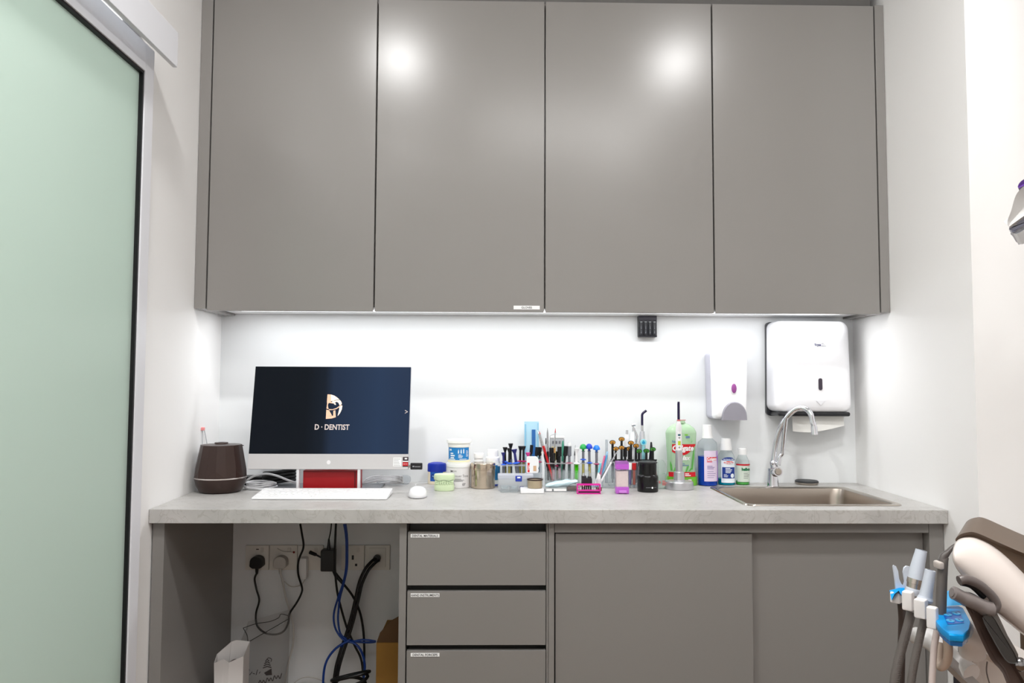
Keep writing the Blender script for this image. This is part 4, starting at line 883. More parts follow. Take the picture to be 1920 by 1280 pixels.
# ------------------------------------------------------------------ syringe builder
def lerp(a, b, t): return a + (b - a) * t
def syringe(label, px, ptop, pbot, y, barrel, capc, wing=None, tip=None, tilt=0, rb=3.2, cap='flange', wpos=.52, group=None, inner=None, split=.45, name='syringe'):
    """stands from pixel row pbot up to ptop at depth y; tilt shifts the top sideways in pixels"""
    s = mpp(y); b0 = atY(px, pbot, y); t0 = atY(px + tilt, ptop, y); L = (t0 - b0).length; ax = (t0 - b0).normalized()
    root = thing(name, label, 'syringe', b0, group=group)
    q = ax.to_track_quat('Z', 'Y'); X = lambda v: q @ Vector(v)
    rbm = rb * s; zs = L * (1 - split)
    obj('barrel', MB().lathe([(0, 0), (rbm * .5, 0), (rbm * .5, L * .08), (rbm, L * .12), (rbm, zs), (0, zs)], 14, xf=X), barrel, root)
    if inner: obj('contents', MB().lathe([(0, L * .13), (rbm * .72, L * .13), (rbm * .72, zs * .92), (0, zs * .92)], 10, xf=X), inner, root)
    if wing:
        wz = L * wpos
        obj('finger_flange', MB().lathe([(0, wz), (rbm * 3.0, wz), (rbm * 3.2, wz + 1.2 * s), (rbm * 1.1, wz + 2.6 * s), (0, wz + 2.7 * s)], 16, sy=.6, xf=X), wing, root)
    pl = MB()
    if cap == 'flange':
        pl.lathe([(0, zs * .9), (rbm * .7, zs * .9), (rbm * .62, L * .86), (rbm * .9, L * .90), (rbm * 1.35, L * .975), (rbm * 1.4, L), (0, L)], 16, xf=X)
        obj('plunger', pl, capc, root)
    elif cap == 'block':
        pl.lathe([(0, zs * .9), (rbm * .75, zs * .9), (rbm * .75, L * .72), (rbm * 1.25, L * .74), (rbm * 1.25, L), (0, L)], 12, xf=X)
        obj('plunger', pl, capc, root)
    elif cap == 'dome':
        pl.lathe([(0, zs * .9), (rbm * .8, zs * .9), (rbm * .8, L * .8), (rbm * 1.3, L * .82), (0, L * .83)], 14, xf=X)
        obj('plunger', pl, tip or GREYSY, root)
        obj('thumb_dome', MB().lathe([(0, L * .80), (rbm * .9, L * .80), (rbm * .9, L * .86), (rbm * 2.75, L * .88), (rbm * 2.7, L * .91), (rbm * 2.3, L * .95), (rbm * 1.6, L * .982), (rbm * .8, L * .997), (0, L)], 24, sy=.8, xf=X), capc, root)
    elif cap == 'tag':
        pl.lathe([(0, zs * .9), (rbm * .8, zs * .9), (rbm * .8, L * .95), (0, L * .95)], 12, xf=X)
        obj('plunger', pl, BLACK, root)
        hr = 5.6 * s
        dish = MB().lathe([(0, -1.6 * s), (hr, -1.6 * s), (hr * 1.04, 0), (hr, 1.4 * s), (0, 1.4 * s)], 22, sy=.72, xf=lambda v: Vector((v.x, -v.z, v.y)) + ax * (L - 3 * s))
        tg = obj('oval_head', dish, BLACK, root)
        fm = MB().lathe([(0, 0), (hr * .82, 0), (hr * .82, .5 * s), (0, .5 * s)], 22, sy=.66, xf=lambda v: Vector((v.x, -1.5 * s - v.z, v.y)) + ax * (L - 3 * s))
        if tip:
            fm.mi = 1; o_ = ax * (L - 3 * s); fm.text(tip, 3.2 * s, lambda u, v: Vector((u, -2.1 * s, v)) + o_, bold=.02)
        obj('tag_face', fm, [capc, mat('tag_print', (70, 44, 16), .6)], tg)
    return root
GREYSY = mat('grey_syringe', (116, 118, 126), .35); CLR = clear('syringe_clear', (236, 239, 241), .12, .08, .25, (200, 204, 210))
BLUEW = mat('wing_blue', (26, 92, 216), .35); PINKW = mat('wing_crimson', (176, 26, 92), .4); YEL = mat('yellow_label', (226, 204, 60), .45)
NAVY = mat('navy_cap', (40, 40, 110), .4)

# back rack, cap and barrel syringes (no-one text differs: each label names its own look)
rz0 = ZC
def rack(label, pxa, pxb, ptop, y0, y1, holes_row=None, shelf=None, m=ACR):
    a, b_ = atY(pxa, 880, y0), atY(pxb, 880, y0); z1 = atY(pxa, ptop, y0).z
    o_ = thing('acrylic_rack', label, 'rack', ((a.x + b_.x) / 2, (y0 + y1) / 2, ZC)); hw = (b_.x - a.x) / 2; hd = (y1 - y0) / 2; H = z1 - ZC; th = .0022
    obj('front_panel', MB().box(-hw, hw, -hd, -hd + th, 0, H * .62), m, o_)
    obj('back_panel', MB().box(-hw, hw, hd - th, hd, 0, H), m, o_)
    for sg in (-1, 1): obj('side_panel', MB().box(sg * hw - th / 2, sg * hw + th / 2, -hd, hd, 0, H), m, o_)
    obj('shelf', MB().box(-hw, hw, -hd, hd, H - .003, H), ACRM, o_)
    obj('shelf', MB().box(-hw, hw, -hd, hd, .001, .003), ACRM, o_)
    return o_
rack('clear acrylic rack holding the syringes with black thumb caps', 933, 1012, 872, -.145, -.07)
yS = -.10
syringe('syringe with black thumb cap at the bottle end of the first rack', 947, 838, 897, yS, CLR, BLACK, BLUEW, inner=YEL)
syringe('tallest syringe with black flared cap in the first rack', 957.5, 831, 897, yS + .012, GREYSY, BLACK)
syringe('black capped syringe with blue wings behind the tilted syringe', 955, 840, 897, yS - .012, CLR, BLACK, BLUEW, inner=YEL, wpos=.49)
syringe('tilted dark syringe with big blue wings in the first rack', 972, 842, 897, yS - .016, GREYSY, NAVY, BLUEW, tilt=-8, inner=None, rb=3.8)
syringe('black capped syringe with crimson wings and yellow barrel mark', 974, 836, 897, yS + .014, CLR, BLACK, PINKW, tilt=2, inner=YEL)
syringe('short syringe with navy cap at the very end of the first rack', 945, 848, 897, yS - .02, GREYSY, NAVY, BLUEW, tilt=-1.5, rb=2.8)
syringe('crimson winged syringe just before the blue pouch', 982, 836, 897, yS, CLR, BLACK, PINKW, tilt=-.5, inner=YEL)
syringe('slanting syringe with narrow black cap before the blue pouch', 991, 834, 897, yS + .01, CLR, BLACK, None, tilt=6, rb=2.4, cap='block', split=.3)
syringe('grey syringe with pink top behind the floss box', 990, 848, 897, yS - .018, GREYSY, mat('pink_cap', (222, 70, 150), .4), None)
syringe('slanted black capped syringe behind the floss box', 1003, 838, 897, yS, CLR, BLACK, PINKW, tilt=4, rb=2.6, cap='block', split=.3)
syringe('slanted black capped syringe touching the pouch edge', 1009, 838, 897, yS + .012, CLR, BLACK, PINKW, tilt=4, rb=2.6, cap='block', split=.3)

# organiser box with blue latches
p = atZ(962, 921, ZC); s = mpp(p.y)
y0 = p.y; A, B = atY(934, 900, y0).x, atY(1000, 900, y0).x; H = atY(950, 889, y0 + .03).z - ZC
t = thing('organiser_box', 'frosted clear organiser box with blue latches below the first rack', 'box', ((A + B) / 2, y0 + .028, ZC)); hw = (B - A) / 2
obj('box_body', MB().rbox(-hw, hw, -.026, .03, 0, H, .003), ACRM, t)
obj('lid', MB().rbox(-hw - .001, hw + .001, -.027, .031, H - .012, H + .001, .002), clear('frosted_lid', (246, 247, 250), .1, .2, .5, (234, 236, 243)), t)
lx_ = atY(972.5, 897, y0).x - t.location.x; LB = mat('latch_blue', (30, 58, 168), .4)
lt = obj('latch', MB().rbox(lx_ - .011, lx_ + .011, -.031, -.026, H - .020, H - .001, .002), LB, t)
obj('latch_mark', MB().box(lx_ - .005, lx_ + .006, -.0315, -.0308, H - .009, H - .004), PWHITE, lt)
lx2 = atY(978.5, 910, y0).x - t.location.x
obj('latch', MB().rbox(lx2 - .007, lx2 + .007, -.031, -.026, .010, .017, .0015), mat('latch_navy', (28, 30, 110), .4), t)
for k, px_ in enumerate((946, 963)):
    q_, s_ = stand(px_, 920, 8)
    g = thing('glass_dish', ['round clear glass dappen dish below the blue latch box, beside the spray bottle', 'round clear glass dappen dish next to the white flat case'][k], 'dish', (q_.x, y0 - .018, ZC), group='glass dishes')
    obj('dish_body', MB().lathe(P2([(0, 0), (8, 0), (8.5, 2), (7, 6), (8.6, 11), (8.6, 12), (7.6, 11.5), (5, 7), (0, 6.5)], s_), 22, caps=False), clear('dish_glass', (246, 249, 250), .2, .03, .1), g)

# white flat case, metal ring cup and floss box
p = atZ(998, 925.5, ZC); s = mpp(p.y)
t = obj('flat_case', MB().rbox(-22 * s, 22 * s, -.0, .05, 0, 9 * s, .003, 3), WHITEG, loc=(p.x, p.y, ZC)); tag(t, 'flat white plastic case lying in front of the organiser box', 'case')
cz_ = ZC + 9 * s; cy = p.y + .026
sc2 = mpp(cy)
t = thing('mixing_cup', 'round beige metal cup with dark rim on the flat white case', 'cup', (atY(1003, 915, cy).x, cy, cz_ + .0003))
obj('cup_body', MB().lathe(P2([(0, 0), (12.6, 0), (13.6, 1), (14.2, 14.5), (0, 14.5)], sc2), 30), mat('beige_metal', (206, 188, 160), .3, .5), t)
obj('rim', MB().lathe(P2([(13.2, 14.4), (14.9, 14.4), (14.9, 16.4), (13.2, 16.6)], sc2), 30, caps=False), mat('dark_brown_rim', (54, 34, 30), .35), t)
obj('glass_sleeve', MB().lathe(P2([(15.2, .4), (15.4, .4), (15.6, 18), (15.4, 18)], sc2), 30, caps=False), clear('sleeve', (248, 249, 249), .25, .04), t)
yb = -.175
A, B = atY(987, 870, yb), atY(1010, 870, yb); zf0 = atY(1000, 886, yb).z; zf1 = atY(1000, 855.5, yb).z
sx_ = mpp(yb)
t = thing('drawer_box', 'clear plastic drawer box carrying the white floss dispenser', 'box', ((A.x + B.x) / 2, yb, ZC))
obj('box_body', MB().rbox(-14 * sx_, 17 * sx_, -.012, .018, 0, zf0 - ZC - .0004, .002), ACRM, t)
obj('drawer_pull', MB().rbox(-4 * sx_, 3 * sx_, -.016, -.012, .012, .016, .001), clear('pull', (220, 220, 226), .2, .05, .2), t)
t = thing('floss_dispenser', 'white dental floss dispenser with a red brand strip set sideways', 'floss box', ((A.x + B.x) / 2, yb, zf0)); hw = (B.x - A.x) / 2; H = zf1 - zf0
poly = [(-hw, .001), (-hw + .001, 0), (hw - .004, 0), (hw - .001, .004), (hw, .010), (hw - .002, .016), (hw, .022), (hw, H - .012), (hw - .004, H - .003), (hw - .008, H), (-hw + .003, H), (-hw, H - .003)]
obj('case', MB().prism(poly, -.009, .009), WHITEG, t, bevel=.0015)
lb = MB(); mp = flat(-.0094); ru = -hw + .0075
lb.shape([(ru - .004, .003), (ru + .0032, .003), (ru + .0032, H * .55), (ru + .0045, H * .62), (ru - .004, H * .64)], mp); lb.mi = 1; lb.text('Colgate', .0042, flat(-.0098), ru - .0003, H * .33, bold=.03, cx=.85, rot=PI / 2)
lb.mi = 2; lb.rect(hw * .1, hw * .6, H * .12, H * .45, mp)
obj('printed_label', lb, [mat('brand_red', (214, 24, 36), .4), PWHITE, mat('tan_print', (214, 176, 140), .5)], t)
# white applicator bottle / spatula next to the box
t = thing('white_spatula', 'long white plastic spatula standing upright beside the floss dispenser', 'spatula', atY(1018, 914, -.165)); t.location.z = ZC
sl = mpp(-.165); hgt = atY(1018, 846, -.165).z - ZC
obj('blade', MB().prism([(-2.5 * sl, 0), (3.6 * sl, 0), (2.6 * sl, hgt * .5), (1 * sl, hgt * .93), (-1.2 * sl, hgt), (-2.2 * sl, hgt * .92), (-1.4 * sl, hgt * .5)], -.004, .004), mat('pearl_plastic', (230, 231, 234), .3), t, bevel=.001)
obj('tip', MB().sphere((-1.4 * sl, 0, hgt * .965), 2.1 * sl, 10), mat('bone_tip', (216, 214, 200), .3), t)
# sterilisation pouch
yq = -.045; A, B = atY(983, 870, yq), atY(1010, 870, yq); zp1 = atY(996, 790, yq).z
t = thing('sterile_pouch', 'pale blue sterilisation pouch standing upright behind the syringes', 'pouch', ((A.x + B.x) / 2, yq, ZC)); hw = (B.x - A.x) / 2; H = zp1 - ZC
N = 8; rg = []
for k in range(N + 1):
    z = H * k / N; d = .004 * math.sin(PI * k / N) + .0006; e_ = .001 * math.sin(k * 2.3)
    rg.append([Vector((-hw, 0 + e_, z)), Vector((0, -d, z)), Vector((hw, e_, z)), Vector((0, d, z))])
PCH = mat('pale_blue_film', (178, 218, 236), .3)
obj('pouch_body', MB().rings(rg), PCH, t)
px_ = lambda a, b_: (atY(a, b_, yq - .005).x - t.location.x, atY(a, b_, yq - .005).z - ZC)
(u0, v0), (u1, v1) = px_(997, 850), px_(1004, 805); lb = MB(); lb.box(u0, u1, -.0062, -.0052, v0 - .02, v1); lb.mi = 1
(u2, v2), (u3, v3) = px_(983.5, 850), px_(986.5, 795); lb.box(u2, u3, -.0030, -.0018, v2, v3); (u2, v2), (u3, v3) = px_(1008, 850), px_(1010, 793); lb.box(u2, u3 , -.0022, -.0010, v2, v3)
obj('indicator_strip', lb, [mat('strip_blue', (44, 104, 172), .4), mat('seal_blue', (138, 196, 226), .4)], t)

# ------------------------------------------------------------------ second rack: brushes, pens, syringes
rack('clear acrylic rack crammed with brushes and black capped syringes', 1021, 1086, 868, -.15, -.07)
yR = -.11
def stick(name, label, cat, p0, p1, y, cols, r, fr=None, dy=0):
    """straight slim thing from pixel p0 (foot) to p1 (top); cols [(t0,t1,r0,r1,mat,partname)] fractions along it"""
    a, b_ = atY(p0[0], p0[1], y), atY(p1[0], p1[1], y + dy); o_ = thing(name, label, cat, a)
    d = b_ - a; s = mpp(y)
    for t0, t1, r0, r1, m_, pn in cols: obj(pn, MB().cyl(d * t0, d * t1, r0 * s, r1 * s, 10), m_, o_)
    return o_
BRW = mat('brush_bristle', (150, 150, 152), .7); REDH = mat('red_handle', (190, 24, 30), .35); FERR = mat('ferrule', (206, 206, 208), .25, .8); WOOD = mat('light_wood', (222, 164, 104), .55)
stick('fine_brush', 'black handled brush with silver ferrule leaning towards the pouch', 'brush', (1034, 900), (1008, 806), yR - .02, [(0, .53, 2, 2.2, BLACK, 'handle'), (.53, .93, 1.8, 1.3, FERR, 'ferrule'), (.93, 1, 1.2, .3, PWHITE, 'bristles')], 2)
stick('fine_brush', 'red handled brush leaning across the black handled one', 'brush', (1037, 900), (1011, 808), yR - .028, [(0, .70, 1.8, 2.4, REDH, 'handle'), (.70, .94, 1.7, 1.2, FERR, 'ferrule'), (.94, 1, 1.1, .3, REDH, 'bristles')], 2)
stick('fine_brush', 'upright brush with grey pointed bristles and black handle', 'brush', (1028, 900), (1026.5, 802), yR + .01, [(0, .55, 2.2, 2.2, BLACK, 'handle'), (.55, .72, 1.9, 1.9, FERR, 'ferrule'), (.72, .9, 2.2, 1.5, BRW, 'bristles'), (.9, 1, 1.5, .2, BRW, 'bristle_tip')], 2)
stick('fine_brush', 'wooden handled brush with a red tip, standing straight', 'brush', (1036, 900), (1041.5, 803), yR - .005, [(0, .62, 2, 2.2, WOOD, 'handle'), (.62, .92, 1.6, 1.2, FERR, 'ferrule'), (.92, 1, 1.1, .3, REDH, 'bristles')], 2)
stick('explorer_probe', 'thin steel probe with fine tip among the brushes', 'probe', (1023.5, 900), (1023.5, 821), yR + .015, [(0, .86, .7, .6, FERR, 'shaft'), (.86, 1, 1.1, .8, BLACK, 'tip')], 1)
stick('hooked_probe', 'dark dental probe with bent wire tip beside the upright brush', 'probe', (1033, 900), (1031, 825), yR + .02, [(0, .55, 1.4, 1.4, BLACK, 'handle'), (.55, 1, .7, .5, FERR, 'shaft')], 1)
o_ = bpy.data.objects['hooked_probe']; s = mpp(yR)
q0, q1, q2 = [atY(a, b_, yR + .02) - o_.location for a, b_ in ((1031, 825), (1031.5, 817), (1039, 813.5))]
obj('hook', MB().tube([q0, q1, q2], .5 * s, 6), FERR, o_)
a, b_ = atY(1031, 868, -.05), atY(1058, 868, -.05); zt_ = atY(1045, 817, -.05).z
t = thing('plastic_case', 'upright clear case with white top standing behind the brushes', 'case', ((a.x + b_.x) / 2, -.05, ZC)); hw = (b_.x - a.x) / 2; H = zt_ - ZC
obj('case_body', MB().rbox(-hw, hw, -.008, .012, 0, H * .95, .004), clear('case_plastic', (226, 228, 230), .1, .1, .5, (226, 226, 228)), t)
obj('cap', MB().rbox(-hw, hw, -.009, .013, H * .95, H, .0025), WHITE, t)
cm = MB(); cm.box(-hw * .75, -hw * .2, -.0098, -.0088, H * .45, H * .78); cm.mi = 1
for k in range(3): cm.box(-hw * .7 + k * hw * .45, -hw * .45 + k * hw * .45, -.0098, -.0088, H * .84, H * .9)
obj('printed_label', cm, [mat('cream_yellow', (228, 206, 128), .5), INK], t)
stick('green_pen', 'teal green pen standing in front of the clear case', 'pen', (1054, 900), (1055.5, 826), yR + .025, [(0, .9, 2, 2.2, mat('teal_green', (70, 150, 124), .4), 'barrel'), (.9, 1, 2.2, 1.2, mat('teal_green', (70, 150, 124), .4), 'cap')], 2)
syringe('black block-capped syringe beside the wooden handled brush', 1034, 839, 905, yR - .015, CLR, BLACK, rb=3.4, cap='block', split=.5)
syringe('short black block-capped syringe in the middle of the second rack', 1038, 849, 905, yR - .03, CLR, BLACK, rb=3, cap='block', split=.5, inner=mat('pink_paste', (214, 160, 172), .5))
syringe('black syringe with wide head and crimson wings beside the pink barrel', 1046, 846, 905, yR - .012, CLR, BLACK, PINKW, rb=3.2, cap='block', split=.55, inner=mat('olive_paste', (150, 140, 84), .5), wpos=.53)
syringe('black capped syringe with pink barrel', 1049, 837, 905, yR - .03, CLR, BLACK, None, rb=3.2, cap='block', split=.55, inner=mat('pink_paste', (214, 160, 172), .5))
syringe('black capped syringe leaning in front of the teal pen', 1055, 836, 905, yR - .025, CLR, BLACK, None, tilt=6, rb=3.0, cap='block', split=.62)
syringe('grey syringe with white crown top and crimson wings', 1067.5, 836, 905, yR - .022, CLR, GREYSY, PINKW, cap='block', inner=mat('dark_green_paste', (30, 74, 60), .5), rb=3.2, wpos=.52)
q = atY(1067.5, 836, yR - .022); s = mpp(yR)
t = thing('mixing_tip', 'white crown shaped tip on the grey syringe', 'tip', q)
obj('crown', MB().lathe(P2([(0, 0), (2.8, 0), (3.2, 4), (2, 6), (2.6, 7), (0, 7.4)], s), 12), WHITE, t)
stick('bent_wire_probe', 'little bent wire tool sticking up beside the green syringe', 'probe', (1076, 900), (1077.5, 843), yR + .01, [(0, .82, .8, .8, FERR, 'shaft'), (.82, 1, 1.3, .6, mat('dark_steel', (110, 110, 112), .3, .8), 'tip')], 1)
o_ = bpy.data.objects['bent_wire_probe']; obj('hook', MB().tube([atY(1077.5, 843, yR + .01) - o_.location, atY(1079, 834, yR + .01) - o_.location], .5 * s, 6), FERR, o_)
LIME = mat('lime_gel', (104, 222, 40), .3)
syringe('lime green gel syringe with white plunger', 1081, 840, 905, yR - .03, clear('lime_barrel', (190, 240, 150), .1, .06, .2, (120, 226, 60)), WHITE, mat('white_flange', (236, 238, 240), .3), rb=3.6, inner=LIME, split=.44, wpos=.55)
# dome topped syringes
DG, DB, DL = mat('dome_green', (18, 158, 72), .35), mat('dome_blue', (24, 58, 186), .35), mat('dome_azure', (26, 122, 226), .35)
rack('clear acrylic rack holding the three dome topped syringes', 1088, 1131, 868, -.14, -.07)
syringe('grey syringe with green thumb dome and blue wings', 1093.5, 832, 905, yR - .02, CLR, DG, BLUEW, cap='dome', inner=YEL, rb=3.0, wpos=.59)
syringe('grey syringe with dark blue thumb dome', 1106, 831.5, 905, yR - .022, CLR, DB, BLUEW, cap='dome', inner=YEL, rb=3.0, tilt=-1.5, wpos=.5)
syringe('syringe with azure blue thumb dome and crimson wings', 1118.5, 834, 905, yR - .018, CLR, DL, PINKW, cap='dome', inner=mat('dark_green_paste', (30, 74, 60), .5), rb=3.0, wpos=.49)

# clear tray with sachet in front of the second rack
p = atZ(1055, 922, ZC); y0 = p.y; A, B = atY(1021.5, 915, y0).x, atY(1086, 915, y0).x; s = mpp(y0)
t = thing('acrylic_tray', 'low clear acrylic tray with a foil sachet inside', 'tray', ((A + B) / 2, y0, ZC)); hw = (B - A) / 2; H = 36 * s
obj('front_panel', MB().box(-hw, hw, 0, .002, 0, 15 * s), ACR, t)
obj('back_panel', MB().box(-hw, hw, .052, .054, 0, H), ACR, t)
for sg in (-1, 1): obj('side_panel', MB().prism([(0, 0), (.054, 0), (.054, H), (0, 15 * s)], sg * hw - .001, sg * hw + .001, 'x'), ACR, t)
obj('base', MB().box(-hw, hw, 0, .054, 0, .002), mat('grey_base', (136, 138, 140), .4), t)
lab = MB().box(-hw + .004, -hw + .024, -.0008, 0, .003, .010); lab.box(-hw + .030, -hw + .072, -.0008, 0, .003, .010)
obj('paper_label', lab, PWHITE, t)
t2 = thing('foil_sachet', 'crumpled pale blue and silver sachet lying in the clear tray', 'sachet', ((A + B) / 2, y0 + .024, ZC + .0165))
rg = []
for k in range(17):
    u = -hw * .93 + 2 * hw * .93 * k / 16; h_ = .003 + .009 * max(0, math.sin(PI * k / 16)) ** .6 + .0012 * math.sin(k * 1.3); zz = .002 + .014 * (k / 16) ** 1.2
    rg.append([Vector((u, .014 * math.cos(a), zz + h_ * math.sin(a) + .0012 * math.sin(3 * a + k))) for a in [2 * PI * i / 20 for i in range(20)]])
obj('sachet_body', MB().rings(rg), mat('silver_blue_foil', (196, 222, 230), .24, .3), t2, ang=50)
t3 = thing('brown_block', 'dark brown block at the magenta stand end of the tray', 'block', ((A + B) / 2 + hw * .62, y0 + .03, ZC + .0022))
obj('block_body', MB().rbox(-.017, .019, -.016, .016, 0, .013, .003), mat('umber', (96, 76, 70), .5), t3)

# magenta bur stand
p = atZ(1104, 926, ZC); y0 = p.y; s = mpp(y0); A, B = atY(1083, 918, y0).x, atY(1125.5, 918, y0).x; hw = (B - A) / 2
t = thing('bur_stand', 'magenta bur stand with a row of small burs', 'stand', ((A + B) / 2, y0, ZC)); MG = mat('magenta', (224, 40, 160), .3)
mb = MB().box(-hw, hw, 0, .022, 0, 2 * s).box(-hw, hw, 0, .022, 5.5 * s, 7 * s)
for sg in (-1, 1): mb.box(sg * hw - .0015, sg * hw + .0015, 0, .022, 0, 18 * s)
mb.box(-hw, hw, 0, .0025, 16 * s, 18 * s).box(-hw, hw, .0195, .022, 16 * s, 18 * s)
obj('frame', mb, MG, t)
obj('slot_strip', MB().box(-hw + .004, hw - .004, .0005, .003, 2 * s, 5.5 * s), mat('plum', (76, 10, 54), .5), t)
cols = [(190, 180, 170), (150, 120, 110), (226, 214, 190), (110, 76, 70), (60, 46, 44), (90, 70, 60), (120, 160, 196), (130, 170, 210), (70, 130, 190), (60, 110, 190)]
for k in range(10):
    x = -hw + .007 + (2 * hw - .014) * k / 9
    o_ = thing('dental_bur', 'tiny dental bur with %s head in the magenta stand' % ('silver', 'rosy brown', 'cream', 'maroon', 'near black', 'umber', 'steel blue', 'pale blue', 'mid blue', 'deep blue')[k], 'bur', ((A + B) / 2 + x, y0 + .011, ZC + 7 * s), group='burs in the magenta stand')
    obj('shank', MB().cyl((0, 0, .0), (0, 0, 6 * s), .0011, n=8), FERR, o_); obj('head', MB().lathe([(0, 6 * s), (.0019, 6 * s), (.002, 8.5 * s), (.001, 10 * s), (0, 10.2 * s)], 8), mat('bur_%d' % k, cols[k], .4), o_)
t = thing('black_bur_block', 'stepped black block standing just behind the magenta stand', 'block', (atY(1100, 900, y0 + .035).x, y0 + .035, ZC)); s2 = mpp(y0 + .035)
obj('block_body', MB().rbox(-9.5 * s2, 9.5 * s2, -.010, .01, 0, 27 * s2, .001).rbox(-9.5 * s2, -1 * s2, -.009, .009, 26.5 * s2, 31 * s2, .001).rbox(2 * s2, 8.5 * s2, -.009, .009, 26.5 * s2, 30 * s2, .001), mat('soft_black', (32, 28, 32), .5), t)
obj('metal_pins', MB().cyl((-6 * s2, 0, 31 * s2), (-6 * s2, 0, 36 * s2), .004, .002, 10).cyl((4 * s2, 0, 30 * s2), (5 * s2, 0, 40 * s2), .0012, .0012, 8).cyl((6.5 * s2, 0, 30 * s2), (7 * s2, 0, 36 * s2), .002, .0015, 8), FERR, t)
# small white bottle, coloured applicators, tweezers
p, s = stand(1119, 919, 5)
t = thing('dropper_bottle', 'small milky dropper bottle with white cap beside the magenta stand', 'bottle', (p.x, y0 + .04, ZC)); s = mpp(y0 + .04)
obj('bottle_body', MB().lathe(P2([(0, 0), (5, 0), (5, 22), (3.4, 25), (0, 25)], s), 18), mat('milky_bottle', (214, 214, 218), .3), t)
obj('cap', MB().lathe(P2([(0, 25), (3.6, 25), (3.0, 33), (0, 33.2)], s), 14, caps=False), WHITE, t)
obj('brown_band', MB().lathe(P2([(5.05, 3), (5.3, 3), (5.3, 10), (5.05, 10)], s), 18, caps=False), mat('brown_band', (110, 66, 46), .5), t)
yA = -.13
a, b_ = atY(1115, 880, yA), atY(1150, 880, yA)
t = thing('clear_holder', 'clear acrylic tumbler holder with applicators and tweezers', 'holder', ((a.x + b_.x) / 2 + .012, yA, ZC)); hw = (b_.x - a.x) / 2 - .008; zt_ = atY(1130, 872, yA).z - ZC
for nm_, bx in (('front_panel', (-hw, hw, -.032, -.030)), ('back_panel', (-hw, hw, .020, .022)), ('side_panel', (-hw, -hw + .002, -.03, .02)), ('side_panel', (hw - .002, hw, -.03, .02))):
    obj(nm_, MB().box(*bx, 0, zt_), ACR, t)
obj('base', MB().box(-hw, hw, -.03, .02, 0, .003), ACRM, t)
stick('pink_applicator', 'pink plastic applicator leaning beside the blue one', 'applicator', (1120, 912), (1134, 854), yA - .012, [(0, 1, 1.8, 1.8, mat('pink_stick', (232, 120, 160), .4), 'shaft')], 2)
stick('blue_applicator', 'sky blue plastic applicator leaning beside the pink one', 'applicator', (1125, 912), (1139, 846), yA - .006, [(0, .9, 2, 2, mat('sky_blue', (96, 178, 232), .4), 'shaft'), (.9, 1, 2.4, 1.6, mat('pale_sky', (160, 200, 226), .3), 'tip')], 2)
stick('aqua_applicator', 'short aqua and white applicator leaning low beside the dropper bottle', 'applicator', (1117, 912), (1126, 868), yA - .02, [(0, .6, 2, 2, PWHITE, 'shaft'), (.6, 1, 2, 1.6, mat('aqua', (120, 210, 226), .4), 'tip')], 2)
stick('glass_rod', 'pale upright glass rod behind the leaning applicators', 'rod', (1137, 905), (1137.5, 824), -.06, [(0, 1, 3, 2.4, clear('rod_glass', (228, 232, 234), .15, .05, .3), 'shaft')], 2)
stick('tweezers', 'dark steel tweezers leaning over towards the orange tags', 'tweezers', (1121, 905), (1153, 853), yA - .022, [(0, 1, 1.2, .9, mat('dark_steel', (110, 110, 112), .3, .8), 'arm')], 2)
stick('white_probe', 'white handled probe leaning steeply across the clear holder', 'probe', (1121, 914), (1156, 848), yA - .03, [(0, .72, 1.9, 1.7, WHITEG, 'handle'), (.72, 1, 1.2, .9, FERR, 'shaft')], 2)

# ------------------------------------------------------------------ third rack: orange and green tagged syringes
OR_, GR_ = mat('tag_orange', (214, 150, 52), .45), mat('tag_green', (52, 150, 48), .45)
rack('clear acrylic rack holding the orange and green tagged syringes', 1146, 1234, 866, -.14, -.06)
for i, (px, pt_, y) in enumerate([(1148.5, 826, -.085), (1154.5, 838, -.10), (1165.5, 820, -.075), (1165.5, 836, -.11), (1183, 827, -.10), (1192.5, 832.5, -.085), (1179.5, 838, -.075)]):
    syringe(['orange tagged syringe nearest the clear holder', 'low orange tagged syringe above the tweezers tip', 'highest orange tagged syringe', 'orange tagged syringe directly below the highest one', 'orange tagged syringe in front of the white handpiece', 'orange tagged syringe closest to the turquoise button', 'orange tagged syringe half hidden behind another tag'][i], px, pt_, 905, y, GREYSY, OR_, cap='tag', tip='A3', rb=2.8, split=.5, group='orange tagged syringes')
for i, (px, pt_, y) in enumerate([(1198, 842.5, -.115), (1212, 842, -.115), (1224, 839, -.115)]):
    syringe(['green tagged syringe beside the orange tags', 'green tagged syringe below the turquoise button', 'green tagged syringe in front of the black cone'][i], px, pt_, 905, y, GREYSY, GR_, cap='tag', tip='B2', rb=2.8, split=.5, group='green tagged syringes')
# black finger flanges along the rack's top
fz = atY(1190, 862, -.11)
for i, px in enumerate((1152, 1166, 1182, 1197, 1211, 1225)):
    q = atY(px, 864, -.115); s = mpp(-.115)
    t = thing('syringe_collar', ['black dish shaped collar under the %s of the tagged syringes' % w for w in ('first', 'second', 'third', 'fourth', 'fifth', 'last')][i] + ' counted from the clear holder', 'collar', q, group='black collars along the rack')
    obj('dish', MB().lathe(P2([(0, -2.5), (4, -2.5), (7.2, 1.5), (7, 3), (0, 2.4)], s), 18, sy=.7), BLACK, t)
# syringe barrels seen through the rack
syringe('syringe with orange and red barrel low in the third rack', 1189, 868, 914, -.155, CLR, REDH, None, inner=mat('orange_red', (220, 84, 30), .4), cap='block', split=.1)
syringe('syringe with purple and white barrel low in the third rack', 1181, 868, 914, -.155, CLR, PWHITE, None, inner=mat('violet_paste', (84, 60, 150), .4), cap='block', split=.1)
